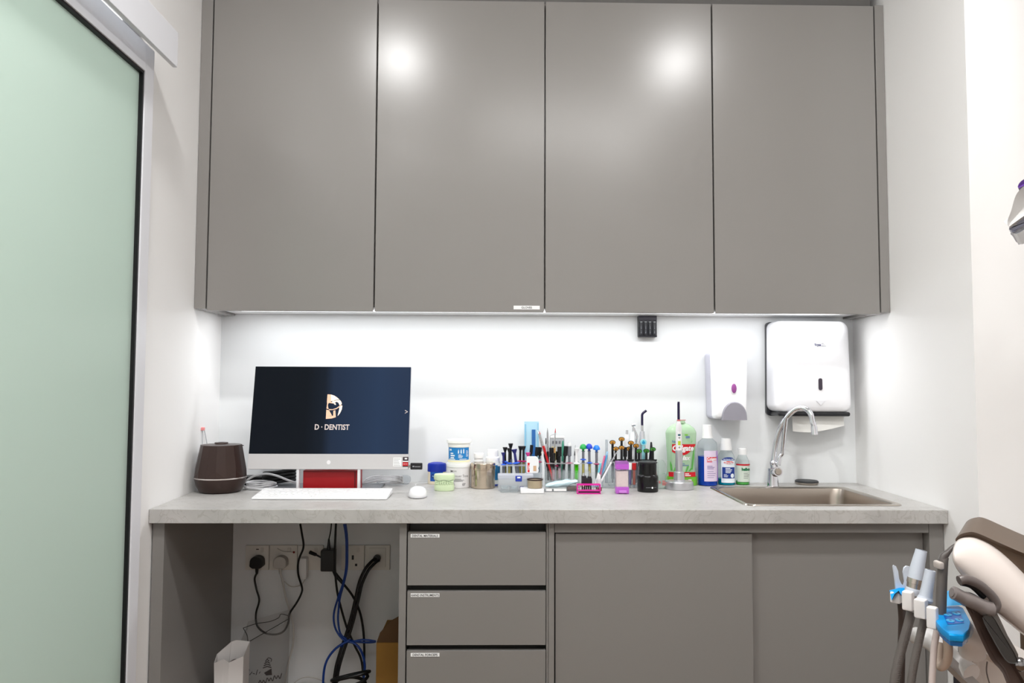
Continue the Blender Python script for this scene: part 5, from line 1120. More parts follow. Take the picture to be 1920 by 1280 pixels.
# handpieces
yH = -.05
stick('handpiece', 'white and silver dental handpiece behind the orange tags', 'handpiece', (1173, 905), (1175.5, 806), yH, [(0, .86, 5, 5, WHITE, 'handle'), (.86, .92, 4.2, 3.2, WHITE, 'neck'), (.92, 1.0, 2.6, 2.2, CHROME, 'head')], 4)
h2 = stick('contra_angle', 'white handpiece with slim chrome angled head', 'handpiece', (1183, 905), (1186, 808), yH - .012, [(0, .5, 8, 8, WHITE, 'handle'), (.5, .98, 8, 3.4, WHITEG, 'taper')], 5)
s = mpp(yH); T = lambda a, b_, y=yH - .012: atY(a, b_, y) - h2.location
obj('neck', MB().tube([T(1188, 808), T(1187, 800)], [3 * s, 2 * s], 10), CHROME, h2); obj('head', MB().cyl(T(1184, 796.5), T(1191, 795.5), 3.2 * s, 3.2 * s, 14), CHROME, h2)
obj('side_body', MB().tube([T(1189, 802), T(1194, 818), T(1192.5, 830)], [1.6 * s, 2.6 * s, 2 * s], 10), CHROME, h2)
cl = stick('curing_light_gun', 'silver curing light with bent dark light guide behind the rack', 'curing light', (1204, 905), (1204, 800), yH, [(0, .72, 7, 6.6, ALU, 'handle'), (.72, .92, 6.4, 4.4, mat('satin_silver', (214, 215, 220), .25, .6), 'taper'), (.92, 1.03, 2.6, 2.2, FERR, 'ferrule')], 6)
LG = mat('dark_violet_guide', (34, 26, 62), .15)
obj('light_guide', MB().curve([atY(a, b_, yH) - cl.location for a, b_ in ((1204, 797), (1204, 782), (1204.2, 777), (1206.5, 773.5), (1212, 769.5))], 2.3 * s, 12, 5), LG, cl)
TQ, TQL = mat('turquoise', (150, 214, 222), .35), mat('button_blue', (38, 160, 204), .35)
tb = stick('turquoise_pen', 'turquoise stick with round blue drop button in front of the curing light', 'applicator', (1207, 905), (1206.5, 836), -.085, [(0, 1, 3.6, 3.2, TQ, 'shaft')], 4)
q = atY(1206.5, 829, -.09) - tb.location
obj('button', MB().lathe(P2([(0, -1.5), (5.6, -1.5), (6, 0), (5.6, 1), (0, 1)], s), 22, xf=lambda v: q + Vector((v.x, -v.z, v.y))), mat('button_rim', (150, 220, 232), .3), tb)
dm = MB(); dm.shape([((2.9 * math.sin(a)) * s, (-.4 + 2.9 * math.cos(a) + (1.6 if i == 0 else 0)) * s) for i, a in enumerate([2 * PI * k / 16 for k in range(16)])], lambda u, v: q + Vector((u, -1.3 * s, v)))
obj('drop_mark', dm, TQL, tb)
t = thing('black_cone', 'tall black cone standing behind the green tags', 'cone', atY(1221.5, 905, -.095)); s = mpp(-.095); H = atY(1221.5, 828, -.095).z - t.location.z
obj('cone_body', MB().lathe([(0, 0), (5 * s, 0), (5 * s, H * .52), (1.6 * s, H * .99), (0, H)], 16), mat('violet_black', (26, 22, 34), .3), t)
t2_ = syringe('slim black pointed syringe between the orange tags', 1172, 838, 905, -.10, GREYSY, BLACK, None, rb=3, cap='block', split=.5)

# purple brush dispenser
p = atZ(1167, 926, ZC); y0 = p.y; s = mpp(y0); A, B = atY(1155, 900, y0).x, atY(1180, 900, y0).x; hw = (B - A) / 2
t = thing('brush_dispenser', 'violet and clear flip-top dispenser of micro brushes', 'dispenser', ((A + B) / 2, y0 + .016, ZC)); VI = mat('violet_plastic', (186, 92, 200), .25); H = 60 * s
obj('base', MB().rbox(-hw * .98, hw * .98, -.015, .016, 0, 13 * s, .003), VI, t)
obj('flip_tray', MB().rbox(-hw * .6, hw * .6, -.020, -.014, 2 * s, 7 * s, .002), mat('violet_pale', (206, 130, 218), .25), t)
obj('contents', MB().rings([[Vector((x * hw * .86, y_, z)) for x, y_ in ((-1, -.010), (1, -.010), (1, .012), (-1, .012))] for z in (13 * s, 30 * s, 42 * s)]), mat('cream_brushes', (232, 220, 208), .7, noise=.15, nscale=160), t)
obj('window', MB().rbox(-hw, hw, -.0145, .0155, 13 * s, 46 * s, .002), clear('window_pane', (244, 240, 246), .14, .05, .08), t)
obj('top_block', MB().rbox(-hw * .98, hw * .98, -.015, .016, 45 * s, 56 * s, .003), VI, t)
obj('lid', MB().rings([[Vector((x * hw * f, y_ * f, z)) for x, y_ in ((-1, -.015), (1, -.015), (1, .016), (-1, .016))] for f, z in ((.98, 55 * s), (.9, 60 * s))]), clear('violet_clear', (220, 180, 226), .15, .06, .5, (206, 150, 216)), t)

# black jar dispenser
p, s = stand(1214.5, 923.5, 19)
t = thing('black_canister', 'squat black gloss canister with stepped waist in front of the tagged syringes', 'canister', p)
obj('can_body', MB().lathe(P2([(0, 0), (18.6, 0), (19.3, 1.2), (19.4, 27), (18.4, 29.5), (16.6, 31.5), (16.6, 50), (16.2, 52), (0, 52.4)], s), 40), mat('deep_black_gloss', (8, 8, 8), .22), t)
obj('lid', MB().lathe(P2([(0, 52.2), (17.4, 52.2), (17.4, 54.5), (15.5, 55.6), (0, 56)], s), 40, caps=False), BLACK, t)
mp = wrap(19.4 * s, e=.0004); lb = MB(); lb.shape([(5 * s + 1.7 * s * math.cos(a), 9 * s + 1.7 * s * math.sin(a)) for a in [2 * PI * i / 14 for i in range(14)]], mp); lb.mi = 1; lb.rect(-7 * s, 2 * s, 8.7 * s, 9.7 * s, mp, 4); lb.rect(8 * s, 14 * s, 8.8 * s, 9.5 * s, mp, 4)
obj('white_dot', lb, [PWHITE, INK], t)
# clear stepped acrylic block beside it
a, b_ = atY(1233, 890, -.16), atY(1249, 890, -.16); H = atY(1240, 862, -.16).z - ZC; s = mpp(-.16)
t = thing('acrylic_stand', 'narrow stepped clear acrylic stand between black canister and charging base', 'stand', ((a.x + b_.x) / 2, -.16, ZC)); hw = (b_.x - a.x) / 2
GRA = clear('greenish_acrylic', (243, 248, 245), .14, .05, .12, (224, 234, 228))
obj('lower_block', MB().rbox(-hw, hw, -.02, .02, 0, H * .52, .002), GRA, t)
obj('upper_plate', MB().prism([(-hw, H * .52), (hw * .85, H * .52), (hw * .85, H * .88), (hw * .2, H), (-hw, H)], -.004, .004), GRA, t)
rd = MB(); mp = flat(-.0204); rd.text('B', .008, mp, -hw * .8, H * .25, bold=.03); rd.lines(-hw * .2, H * .28, hw, .006, 3, mp, .3)
obj('red_print', rd, mat('faded_red', (222, 110, 106), .5), t)

# curing light on its charging base
p, s = stand(1273.5, 920, 26)
t = thing('curing_light', 'silver cordless curing light upright on its round charging base', 'curing light', p)
SA = mat('satin_silver_pale', (200, 200, 204), .32, .75)
obj('charging_base', MB().lathe(P2([(0, 0), (25, 0), (26, 1.2), (26, 12), (24.5, 14.8), (10.6, 16), (10.2, 16.5), (9.6, 31), (9, 32), (0, 32)], s), 44), SA, t)
obj('handle', MB().lathe(P2([(0, 31.5), (6.6, 31.5), (6.6, 70), (6.2, 72), (0, 72)], s), 28), SA, t)
hx = Vector((-1.5 * s, 0, 0))
obj('upper_body', MB().lathe(P2([(0, 71.5), (6.2, 71.5), (6.0, 74), (5.7, 100), (5.4, 118), (3.4, 124), (2.4, 129), (0, 129)], s), 28), mat('pearl_white_body', (226, 224, 226), .25), t)
pn = MB(); mp = lambda u, v: Vector((6.05 * s * math.sin(u / (6 * s)) - .0, -(6.08 * s) * math.cos(u / (6 * s)), v)); pn.rect(-3.6 * s, 2.6 * s, 72 * s, 107 * s, mp, 4); pn.mi = 1; mq = lambda u, v: mp(u, v) + Vector((0, -.0004, 0))
pn.rect(-3 * s, 2 * s, 99 * s, 102 * s, mq, 2); pn.mi = 2; pn.rect(-3.2 * s, 2.2 * s, 81.5 * s, 89.5 * s, mq, 3); pn.mi = 3
for zc_ in (95.5, 77.5): pn.shape([((-.5 + 1.8 * math.cos(a)) * s, (zc_ + 1.8 * math.sin(a)) * s) for a in [2 * PI * i / 14 for i in range(14)]], mq)
obj('button_panel', pn, [mat('panel_pale', (240, 238, 238), .3), mat('panel_teal', (30, 92, 104), .3), mat('panel_lime', (186, 208, 60), .4), mat('panel_grey', (160, 158, 160), .4)], t)
obj('light_guide', MB().tube([(0, 0, 128 * s), (0, 0, 158 * s), (0, -.002, 162 * s)], [2.5 * s, 2.4 * s, 2.2 * s], 14), LG, t)
obj('guide_shield', MB().box(-.1 * s, 13 * s, -.003, .003, 127.2 * s, 128.6 * s).lathe([(0, 125.5 * s), (3.4 * s, 126 * s), (3.2 * s, 129 * s), (0, 129 * s)], 18), mat('rosy_shield', (200, 120, 122), .3), t)
# ------------------------------------------------------------------ mouthwash bottles
def bottle_tex(o): return o
p = atZ(1277, 906, ZC); yG = -.075; s = mpp(yG)
p = Vector((atY(1277, 850, yG).x, yG, ZC))
t = thing('green_mouthwash', 'large flat green mouthwash bottle with red brand banner behind the curing light', 'bottle', p)
zt_ = (atY(1277, 793, yG).z - ZC) / s; k_ = zt_ / 110
prof = [(0, 0), (28.5, 0), (29.5, 2), (29.3, 14), (27, 26), (26.2, 40), (26.8, 60), (29, 92 * k_), (28.5, 95 * k_), (25, 101 * k_), (17, 107 * k_), (9, 110 * k_), (8, 112 * k_), (0, 112 * k_)]
obj('bottle_body', MB().lathe(P2(prof, s), 40, sy=.42), mat('mint_plastic', (190, 222, 186), .22, trans=.25), t)
obj('neck_cap', MB().lathe(P2([(0, 110 * k_), (7.6, 110 * k_), (7.6, 115 * k_), (0, 115 * k_)], s), 24), mat('mint_plastic', (190, 222, 186), .22, trans=.25), t)
def rad(v):
    v /= s
    for (r0, z0), (r1, z1) in zip(prof[1:], prof[2:]):
        if z0 <= v <= z1: return (r0 + (r1 - r0) * (v - z0) / (z1 - z0)) * s
    return 27 * s
mp = lambda u, v: Vector((u, -(.42 * math.sqrt(max(0, rad(v) ** 2 - u * u)) + .0014), v))
lb = MB()
def sh(pts, d=0): 
    q = lambda u, v: mp(u, v) + Vector((0, -d, 0))
    lb.shape([(a * s, b_ * s) for a, b_ in pts], q)
def strip(u0, u1, v0, v1, d=0): lb.rect(u0 * s, u1 * s, v0 * s, v1 * s, lambda u, v: mp(u, v) + Vector((0, -d, 0)), 10)
lb.mi = 0
for i in range(8):     # banner as slices following the curve
    u0, u1 = -19 + 5.55 * i, -19 + 5.55 * (i + 1)
    lo_ = lambda u: 63 - max(0, min((u + 19) / 10, 1)) * 6 + max(0, (u - 4) / 21.4) ** 1.4 * 17
    sh([(u0, lo_(u0)), (u1, lo_(u1)), (u1, 77), (u0, 77)], .0004)
lb.mi = 1; lb.text('Colgate', 9.5 * s, lambda u, v: mp(u, v) + Vector((0, -.0012, 0)), 1.5 * s, 70 * s, bold=.035, shear=.15, cx=.92)
lb.mi = 0; strip(-25, 25, 17, 25.5, .0008)
lb.mi = 1; lb.lines(4 * s, 22.5 * s, 12 * s, 3 * s, 2, lambda u, v: mp(u, v) + Vector((0, -.0014, 0)), .28); lb.text('plax', 8 * s, lambda u, v: mp(u, v) + Vector((0, -.0008, 0)), 4 * s, 52 * s, bold=.03, shear=.3); lb.lines(10 * s, 11 * s, 10 * s, 3 * s, 1, mp, .4)
lb.mi = 2; strip(-28.5, 28.5, 1.5, 17, .0004) if False else None
lb.mi = 3
for a0, b0, a1, b1 in ((18, 30, 23, 74), (-20, 28, -22, 46), (-16, 27, -8, 44), (6, 26, 12, 40), (12, 27, 20, 36)):
    sh([(a0 - 1.6, b0), (a0 + 1.6, b0), (lerp(a0, a1, .6) + 2, lerp(b0, b1, .6)), (a1, b1), (lerp(a0, a1, .6) - 1.6, lerp(b0, b1, .6))], .0006)
for i in range(4): sh([(16, 78 + i * 2), (20 - i, 84 + i * 1.5), (17, 81 + i * 2)], .0006)
lb.mi = 4; lb.lines(-14 * s, 41 * s, 28 * s, 3 * s, 2, lambda u, v: mp(u, v) + Vector((0, -.0010, 0)), .25); lb.text('Na', 4 * s, mp, -15.5 * s, 82 * s, bold=.03); lb.rect(6 * s, 14 * s, 88 * s, 92 * s, mp, 3)
lb.mi = 2; lb.rect(4 * s, 10 * s, 93 * s, 95.5 * s, mp, 3)
obj('label', lb, [mat('banner_red', (210, 22, 36), .35), PWHITE, mat('fresh_green', (118, 190, 60), .35), mat('aloe_green', (96, 178, 80), .4), mat('slate_blue', (110, 136, 170), .5)], t)
obj('green_foot', MB().lathe(P2([(28.7, .4), (29.9, 2), (29.7, 14), (28.6, 18), (28.2, 18)], s), 40, sy=.43, caps=False), mat('fresh_green', (118, 190, 60), .35), t)

# blue mouthwash
def round_bottle(name, label, px, py, rpx, prof, cap, liq, liqm, liqtop, capm=WHITE):
    p, s = stand(px, py, rpx); p.y = max(p.y, -.5)
    t = thing(name, label, 'bottle', p)
    obj('liquid', MB().lathe(P2([(0, .8), (prof[1][0] - .8, .8)] + [(r - .8, z) for r, z in prof[2:] if z < liqtop] + [(max(r for r, z in prof if z <= liqtop) - .8, liqtop), (0, liqtop)], s), 32), liqm, t)
    obj('bottle_body', MB().lathe(P2(prof, s), 32, caps=False), PETC, t)
    obj('cap', MB().lathe(P2(cap, s), 26), capm, t)
    return t, s
t, s = round_bottle('blue_mouthwash', 'tall clear bottle half full of deep blue mouthwash with lilac label', 1327, 911.5, 18, [(0, 0), (17.5, 0), (18.3, 1.5), (18.3, 74), (17, 80), (11, 85), (9.6, 87), (9.6, 91)], [(0, 87.5), (10.4, 87.5), (10.2, 90), (9.4, 91), (8, 112), (0, 112.3)], 1, mat('deep_blue_liquid', (14, 70, 190), .12, trans=.3), 54)
mp = wrap(18.4 * s, e=.0006); lb = MB(); lb.rect(-11 * s, 20 * s, 9 * s, 65 * s, mp, 10); lb.mi = 1
q = wrap(18.4 * s, e=.0010)
for i in range(7):
    v0, v1 = 9 + 8 * i, 17 + 8 * i; w_i = (5.5, 4.2, 3.2, 2.6, 3.6, 5, 6.4, 7)
    lb.shape([((20 - w_i[i]) * s, v0 * s), (20 * s, v0 * s), (20 * s, v1 * s), ((20 - w_i[i + 1]) * s, v1 * s)], q)
lb.mi = 2; lb.rect(-6 * s, 14 * s, 47.5 * s, 53.5 * s, q, 6); lb.mi = 3; lb.text('Colgate', 4.3 * s, wrap(18.4 * s, e=.0014), 4 * s, 50.5 * s, bold=.04, cx=.95)
lb.mi = 2; lb.lines(-6 * s, 45 * s, 15 * s, 2, 1, q, .4 * s); lb.mi = 4; lb.lines(-5.5 * s, 37 * s, 15 * s, 2.4 * s, 3, q, .25); lb.lines(-5.5 * s, 27 * s, 18 * s, 3.6 * s, 4, q, .12)
obj('label', lb, [mat('lilac_label', (222, 206, 228), .4), mat('label_violet', (150, 92, 196), .4), mat('brand_red', (214, 24, 36), .4), PWHITE, mat('violet_text', (140, 124, 170), .5)], t)
t, s = round_bottle('teal_mouthwash', 'medium clear mouthwash bottle with dark blue and white label', 1362, 910, 16.5, [(0, 0), (15.8, 0), (16.4, 1.5), (16.4, 46), (15.4, 53), (11.5, 60), (9.6, 63), (9.6, 66)], [(0, 64), (10.6, 64), (10.6, 67), (8.4, 85.5), (0, 86)], 1, mat('teal_liquid', (0, 156, 186), .12, trans=.3), 12)
mp = wrap(16.5 * s, e=.0006); q = wrap(16.5 * s, e=.0010); q2 = wrap(16.5 * s, e=.0014); lb = MB(); lb.rect(-14 * s, 14 * s, 5 * s, 46 * s, mp, 10); lb.mi = 1; lb.rect(-12 * s, 12.5 * s, 13 * s, 33.5 * s, q, 8)
for i in range(8):
    a0, a1 = -12.5 + 3.125 * i, -12.5 + 3.125 * (i + 1); f = lambda a: 46 + 6 * math.sqrt(max(0, 1 - (a / 12.6) ** 2)); lb.shape([(a0 * s, 46 * s), (a1 * s, 46 * s), (a1 * s, f(a1) * s), (a0 * s, f(a0) * s)], q)
lb.mi = 2; lb.fan((0, 42 * s), [(9 * s * math.cos(a), (42 + 2.6 * math.sin(a)) * s) for a in [2 * PI * i / 24 for i in range(24)]], wrap(16.5 * s, e=.0016)); lb.mi = 0; lb.text('Oradex', 3.6 * s, wrap(16.5 * s, e=.0024), 0, 42 * s, bold=.03, cx=.9); lb.text('ALCOHOL FREE', 1.9 * s, q2, 0, 48 * s, bold=.03)
lb.lines(-6 * s, 31.5 * s, 13 * s, 2.6 * s, 4, q2, .25); lb.lines(-9 * s, 20 * s, 8 * s, 2 * s, 3, q2, .2); lb.fan((6.5 * s, 18 * s), [((6.5 + 3.6 * math.cos(a)) * s, (18 + 4 * math.sin(a)) * s) for a in [2 * PI * i / 16 for i in range(16)]], q2)
obj('label', lb, [mat('label_white', (232, 240, 246), .5), mat('label_navy', (20, 56, 140), .4), mat('label_scarlet', (226, 62, 52), .4)], t)
t, s = round_bottle('green_bottle', 'smallest clear bottle with red band and pale green label', 1392.5, 909.5, 13, [(0, 0), (12.3, 0), (12.8, 1.2), (12.8, 39), (12, 44), (8.4, 52), (7.2, 55), (7.2, 57)], [(0, 55.5), (7.9, 55.5), (7.9, 65.5), (7, 67), (0, 67.2)], 1, mat('green_liquid', (92, 190, 88), .12, trans=.3), 7)
mp = wrap(12.9 * s, e=.0006); q = wrap(12.9 * s, e=.0010); lb = MB(); lb.rect(-14 * s, 14 * s, 6 * s, 36.5 * s, mp, 10); lb.mi = 1; lb.rect(-17 * s, 17 * s, 36 * s, 39 * s, q, 12); lb.mi = 2; lb.text('helbox', 5 * s, q, 4 * s, 29.5 * s, bold=.06, cx=.9); lb.mi = 3; lb.lines(-2 * s, 22 * s, 12 * s, 3 * s, 4, q, .12)
obj('label', lb, [mat('pale_green_label', (208, 218, 206), .4), mat('band_red', (196, 22, 40), .35), mat('brand_green', (22, 110, 70), .4), INK], t)
# ------------------------------------------------------------------ assistant instrument holder (dental unit)
UW = mat('unit_white', (232, 228, 226), .3); HOSE = mat('hose_brown_grey', (104, 98, 94), .5); TIPG = mat('tip_grey_white', (196, 202, 212), .35); TAUPE = mat('taupe_plastic', (104, 98, 94), .35)
BFILM = mat('blue_film', (14, 150, 222), .38, spec=.3); BFILMD = mat('blue_film_deep', (18, 116, 196), .2)
Y1, Y2, Y3, Y4 = -1.40, -1.47, -1.53, -1.60
D = lambda a, b_, y: atY(a, b_, y)
un = thing('instrument_holder', 'white instrument holder bar with blue film-wrapped button panel beside the dental chair', 'dental unit', (D(1765, 1200, Y4).x, Y4, 0)); uo = un.location
def pbox(mb, xa, xb, ya, yb, y, dep, r=.004):
    a, b_ = D(xa, yb, y), D(xb, ya, y); cx_ = (a.x + b_.x) / 2; w_ = (b_.x - a.x) * .74; rz = Matrix.Rotation(-.80, 3, 'Z')
    q_ = lambda v: rz @ Vector((v.x, v.y, 0)) + Vector((cx_ - uo.x, y - uo.y + .012, v.z))
    return mb.rbox(-w_ / 2, w_ / 2, -w_ / 2, w_ / 2, a.z, b_.z, r, 2, q_)
obj('holder_block', pbox(MB(), 1675, 1699, 1112, 1133, Y1, .045, .003), UW, un)
obj('holder_block', pbox(MB(), 1698, 1722, 1111, 1147, Y2, .045, .003), UW, un)
obj('holder_block', pbox(MB(), 1721, 1748, 1126, 1162, Y3, .05, .003), UW, un)
obj('holder_block', pbox(MB(), 1745, 1768, 1141, 1182, Y4, .05, .003), UW, un)
L = lambda a, b_, y: D(a, b_, y) - uo
obj('bar', MB().tube([L(1690, 1124, Y1 + .05), L(1715, 1134, Y2 + .055), L(1742, 1150, Y3 + .055), L(1790, 1172, Y4 + .05)], [.007, .007, .008, .009], 10), UW, un)
fm = MB().rings([[L(a, b_, Y1 - .002 + d_) for a, b_, d_ in ((1668, 1107, .02), (1672, 1125, 0), (1677, 1113, -.002), (1685, 1107, -.002), (1692, 1118, -.003), (1700, 1112, -.002), (1699, 1102, .0), (1685, 1102, .01), (1676, 1105, .015))], [L(a, b_, Y1 + .03) for a, b_ in ((1668, 1106), (1672, 1122), (1677, 1110), (1685, 1105), (1692, 1113), (1700, 1108), (1699, 1101), (1685, 1101), (1676, 1104))]])
obj('blue_film', fm, BFILM, un, label='blue protective film over the end block', ang=20)
# button panel: tilted slab
top = [(1745, 1141), (1760, 1136.5), (1798, 1135), (1806, 1139), (1820, 1165), (1817, 1180), (1805, 1190), (1780, 1188), (1766, 1177), (1757, 1168)]
def plane_pt(a, b_, off=0):            # panel top: plane through three points rising away from the viewer
    p0 = D(1750, 1145, Y4 + .05); pf = D(1790, 1188, Y4 - .06); pr_ = D(1810, 1150, Y4 + .03)
    n_ = (pf - p0).cross(pr_ - p0).normalized(); n_ = n_ if n_.z > 0 else -n_
    d = ray(a, b_); t_ = (p0 + n_ * off - EYE).dot(n_) / d.dot(n_); return EYE + d * t_ - uo, n_
tops = [plane_pt(a, b_)[0] for a, b_ in top]; nn = plane_pt(1780, 1160)[1]; cen = sum(tops, Vector()) / len(tops)
ringf = lambda f, h: [cen + (v - cen) * f + nn * h for v in tops]
pnl = obj('button_panel', MB().rings([ringf(.96, -.012), ringf(1.0, -.009), ringf(1.01, -.002), ringf(.97, 0)]), BFILM, un, ang=50, label='control panel wrapped in blue film')
obj('panel_underside', MB().rings([ringf(.88, -.020), ringf(.95, -.011)]), BFILMD, un)
u_ax = (plane_pt(1800, 1152)[0] - plane_pt(1770, 1153)[0]).normalized(); v_ax = nn.cross(u_ax).normalized()
pc0 = plane_pt(1786.5, 1158)[0]; mpn_ = lambda u, v, h=.0008: pc0 + u_ax * u + v_ax * v + nn * h
vx = [plane_pt(a, b_)[0] - pc0 for a, b_ in ((1767, 1149), (1799, 1145.5), (1808, 1168), (1777, 1171))]
pad = MB().shape([(v.dot(u_ax), v.dot(v_ax)) for v in vx], lambda u, v: mpn_(u, v, .0006))
obj('button_pad', pad, mat('pad_blue', (6, 92, 186), .3), pnl)
CYN = mat('button_cyan', (70, 176, 226), .3); ICO = mat('icon_blue', (6, 84, 170), .4)
for a, b_ in ((1777, 1153), (1793, 1151), (1782, 1164.5), (1798.5, 1163)):
    v = plane_pt(a, b_)[0] - pc0; cu, cv = v.dot(u_ax), v.dot(v_ax)
    rr_ = .0056
    bt = MB().rings([[mpn_(cu + rr_ * f * math.cos(2 * PI * i / 20), cv + rr_ * 1.3 * f * math.sin(2 * PI * i / 20), h_) for i in range(20)] for f, h_ in ((1, .0006), (1, .0014), (.9, .0019))]); bt.mi = 1
    bt.shape([(cu + .0018 * math.cos(t_), cv + .0032 * math.sin(t_)) for t_ in [2 * PI * i / 6 for i in range(6)]], lambda u, v: mpn_(u, v, .0022))
    obj('button', bt, [CYN, ICO], pnl)
obj('blue_film_flap', MB().rings([[L(a, b_, Y4 + y_) for a, b_, y_ in ((1774, 1136, .06), (1772, 1109, .08), (1781, 1106, .08), (1790, 1120, .07), (1804, 1134, .05))], [L(a, b_, Y4 + y_ + .003) for a, b_, y_ in ((1774, 1136, .06), (1772, 1109, .08), (1781, 1106, .08), (1790, 1120, .07), (1804, 1134, .05))]]), mat('blue_film_light', (80, 176, 234), .2), un)
# post and arm carrying the bar
obj('support_arm', MB().tube([L(1800, 1178, Y4 + .02), L(1822, 1195, Y4 + .05), L(1823, 1225, Y4 + .06)], [.02, .022, .02], 12), UW, un)
obj('bracket', MB().tube([L(1718, 1192, -1.36), L(1745, 1198, -1.42), L(1785, 1235, -1.5), L(1822, 1262, -1.54)], [.016, .019, .016, .016], 10), UW, un)
obj('bracket_hook', MB().rbox(L(1716, 1215, -1.37).x, L(1722, 1184, -1.37).x, -1.39 - uo.y, -1.35 - uo.y, D(1716, 1201, -1.37).z, D(1722, 1184, -1.37).z, .002), UW, un)
bx = L(1813, 1280, -1.46)
obj('post', MB().cyl((bx.x, bx.y, 0), (bx.x, bx.y, D(1813, 1205, -1.46).z), .0125, n=18).cyl((bx.x - .017, bx.y + .0, 0), (bx.x - .017, bx.y, D(1803, 1225, -1.46).z), .006, n=12), mat('dark_slate_post', (52, 52, 62), .3), un)
obj('arm_bar', MB().box(0, 1, 0, 1, 0, 1) if False else MB().tube([L(1776, 1238, -1.52), L(1800, 1262, -1.53), L(1830, 1290, -1.54)], .011, 4), mat('silver_arm', (178, 174, 172), .3, .3), un)
obj('foot_plate', MB().rbox(bx.x - .11, bx.x + .11, bx.y - .11, bx.y + .11, 0, .03, .01), UW, un)
# big suction tip, hose
def hose(name, label, cat, pts, r, m=HOSE, rib=True):
    P3 = smooth([D(a, b_, y) for a, b_, y in pts], 10); o_ = P3[0].copy(); mb = MB()
    if rib:
        dist = 0; fine = []; rr = []
        for i in range(len(P3) - 1):
            k = max(2, int((P3[i + 1] - P3[i]).length / .0016))
            for j in range(k): fine.append(P3[i].lerp(P3[i + 1], j / k) - o_); rr.append(r * (1.0 if len(rr) % 4 < 2 else .9))
        mb.tube(fine, rr, 10)
    else: mb.tube([q_ - o_ for q_ in P3], r, 12)
    o = obj(name, mb, m, loc=o_, ang=60); tag(o, label, cat); return o
s2 = mpp(Y2); s3 = mpp(Y3)
tt = thing('suction_handpiece', 'large pale suction tip with metal valve ring in the holder bar', 'suction tip', D(1712, 1110, Y2 + .022)); to = tt.location; T = lambda a, b_, y=Y2 + .022: D(a, b_, y) - to
obj('tip_tube', MB().tube([T(1716, 1084), T(1718.5, 1070), T(1727.5, 1031)], [13.5 * s2, 13 * s2, 10 * s2], 26, caps=True), TIPG, tt)
obj('tip_opening', MB().tube([T(1727.4, 1031.6), T(1727.6, 1030.6)], [8.4 * s2, 8.4 * s2], 26), mat('dark_bore', (108, 112, 122), .6), tt)
obj('valve_ring', MB().tube([T(1713, 1102), T(1714, 1093), T(1714.3, 1092.9), T(1716, 1084)], [12.5 * s2, 12.5 * s2, 13.6 * s2, 13.6 * s2], 24), mat('champagne_metal', (196, 188, 178), .2, .8), tt)
obj('flange', MB().tube([T(1711, 1114), T(1712, 1107), T(1713, 1102)], [13 * s2, 14.5 * s2, 13.5 * s2], 24), TIPG, tt)
obj('hose', shift(MB(), (0, 0, 0)).tube(smooth([T(1709, 1146), T(1703, 1170), T(1695, 1200), T(1683, 1245), T(1676, 1290), T(1672, 1400)], 8), 8.3 * s2, 14), HOSE, tt)
rb_ = MB()
for i, q_ in enumerate(smooth([T(1709, 1150), T(1703, 1170), T(1695, 1200), T(1683, 1245), T(1676, 1290)], 12)): rb_.sphere(q_, 8.7 * s2, 12, (1, 1, .22))
o = obj('hose_rib', rb_, HOSE, tt)
t3_ = thing('saliva_ejector', 'smaller pale suction tip beside the large one in the holder bar', 'suction tip', D(1736, 1122, Y3 + .022)); to = t3_.location; T = lambda a, b_, y=Y3 + .022: D(a, b_, y) - to
obj('tip_tube', MB().tube([T(1735.5, 1119), T(1738, 1104), T(1744.5, 1068.5)], [12 * s3, 10.6 * s3, 9.4 * s3], 24), TIPG, t3_)
obj('tip_opening', MB().tube([T(1744.4, 1069), T(1744.6, 1068)], [5.5 * s3, 5.5 * s3], 20), mat('dark_bore', (108, 112, 122), .6), t3_)
obj('flange', MB().tube([T(1733.5, 1128), T(1734.5, 1123), T(1735.5, 1118)], [12 * s3, 14 * s3, 12 * s3], 24), TIPG, t3_)
obj('hose', MB().tube(smooth([T(1733, 1160), T(1728, 1180), T(1720, 1215), T(1712, 1255), T(1707, 1295), T(1704, 1400)], 8), 7.2 * s3, 14), HOSE, t3_)
rb_ = MB()
for q_ in smooth([T(1732, 1166), T(1728, 1180), T(1720, 1215), T(1712, 1255), T(1707, 1295)], 12): rb_.sphere(q_, 7.6 * s3, 12, (1, 1, .2))
obj('hose_rib', rb_, HOSE, t3_)
# forked clip in the first block
fk = thing('forked_tip', 'pale forked plastic tip standing in the film-covered end block', 'tip', D(1686, 1112, Y1 + .02)); fo_ = fk.location
out_ = [(1681, 1112), (1679, 1090), (1675, 1062), (1676.5, 1059.5), (1680, 1061), (1684, 1070), (1686, 1085), (1690, 1094), (1695, 1098), (1697, 1090), (1694, 1072), (1696, 1064), (1700, 1061), (1706, 1062), (1706, 1080), (1703, 1100), (1702, 1112)]
bl = [D(a, b_, Y1 + .018) - fo_ for a, b_ in out_]
mb = MB(); n = len(bl); off = Vector((0, .004, 0)); mb.add(bl + [v + off for v in bl], [tuple(range(n)), tuple(range(2 * n - 1, n - 1, -1))] + [(i, (i + 1) % n, n + (i + 1) % n, n + i) for i in range(n)])
obj('blade', mb, mat('tip_pale', (208, 214, 224), .3), fk)
obj('hose_stub', MB().tube([D(1690, 1131, Y1 + .02) - fo_, D(1692, 1160, Y1 + .03) - fo_, D(1690, 1230, Y1 + .05) - fo_, D(1686, 1400, Y1 + .05) - fo_], 7 * mpp(Y1), 12), mat('hose_dark', (70, 60, 56), .5), fk)
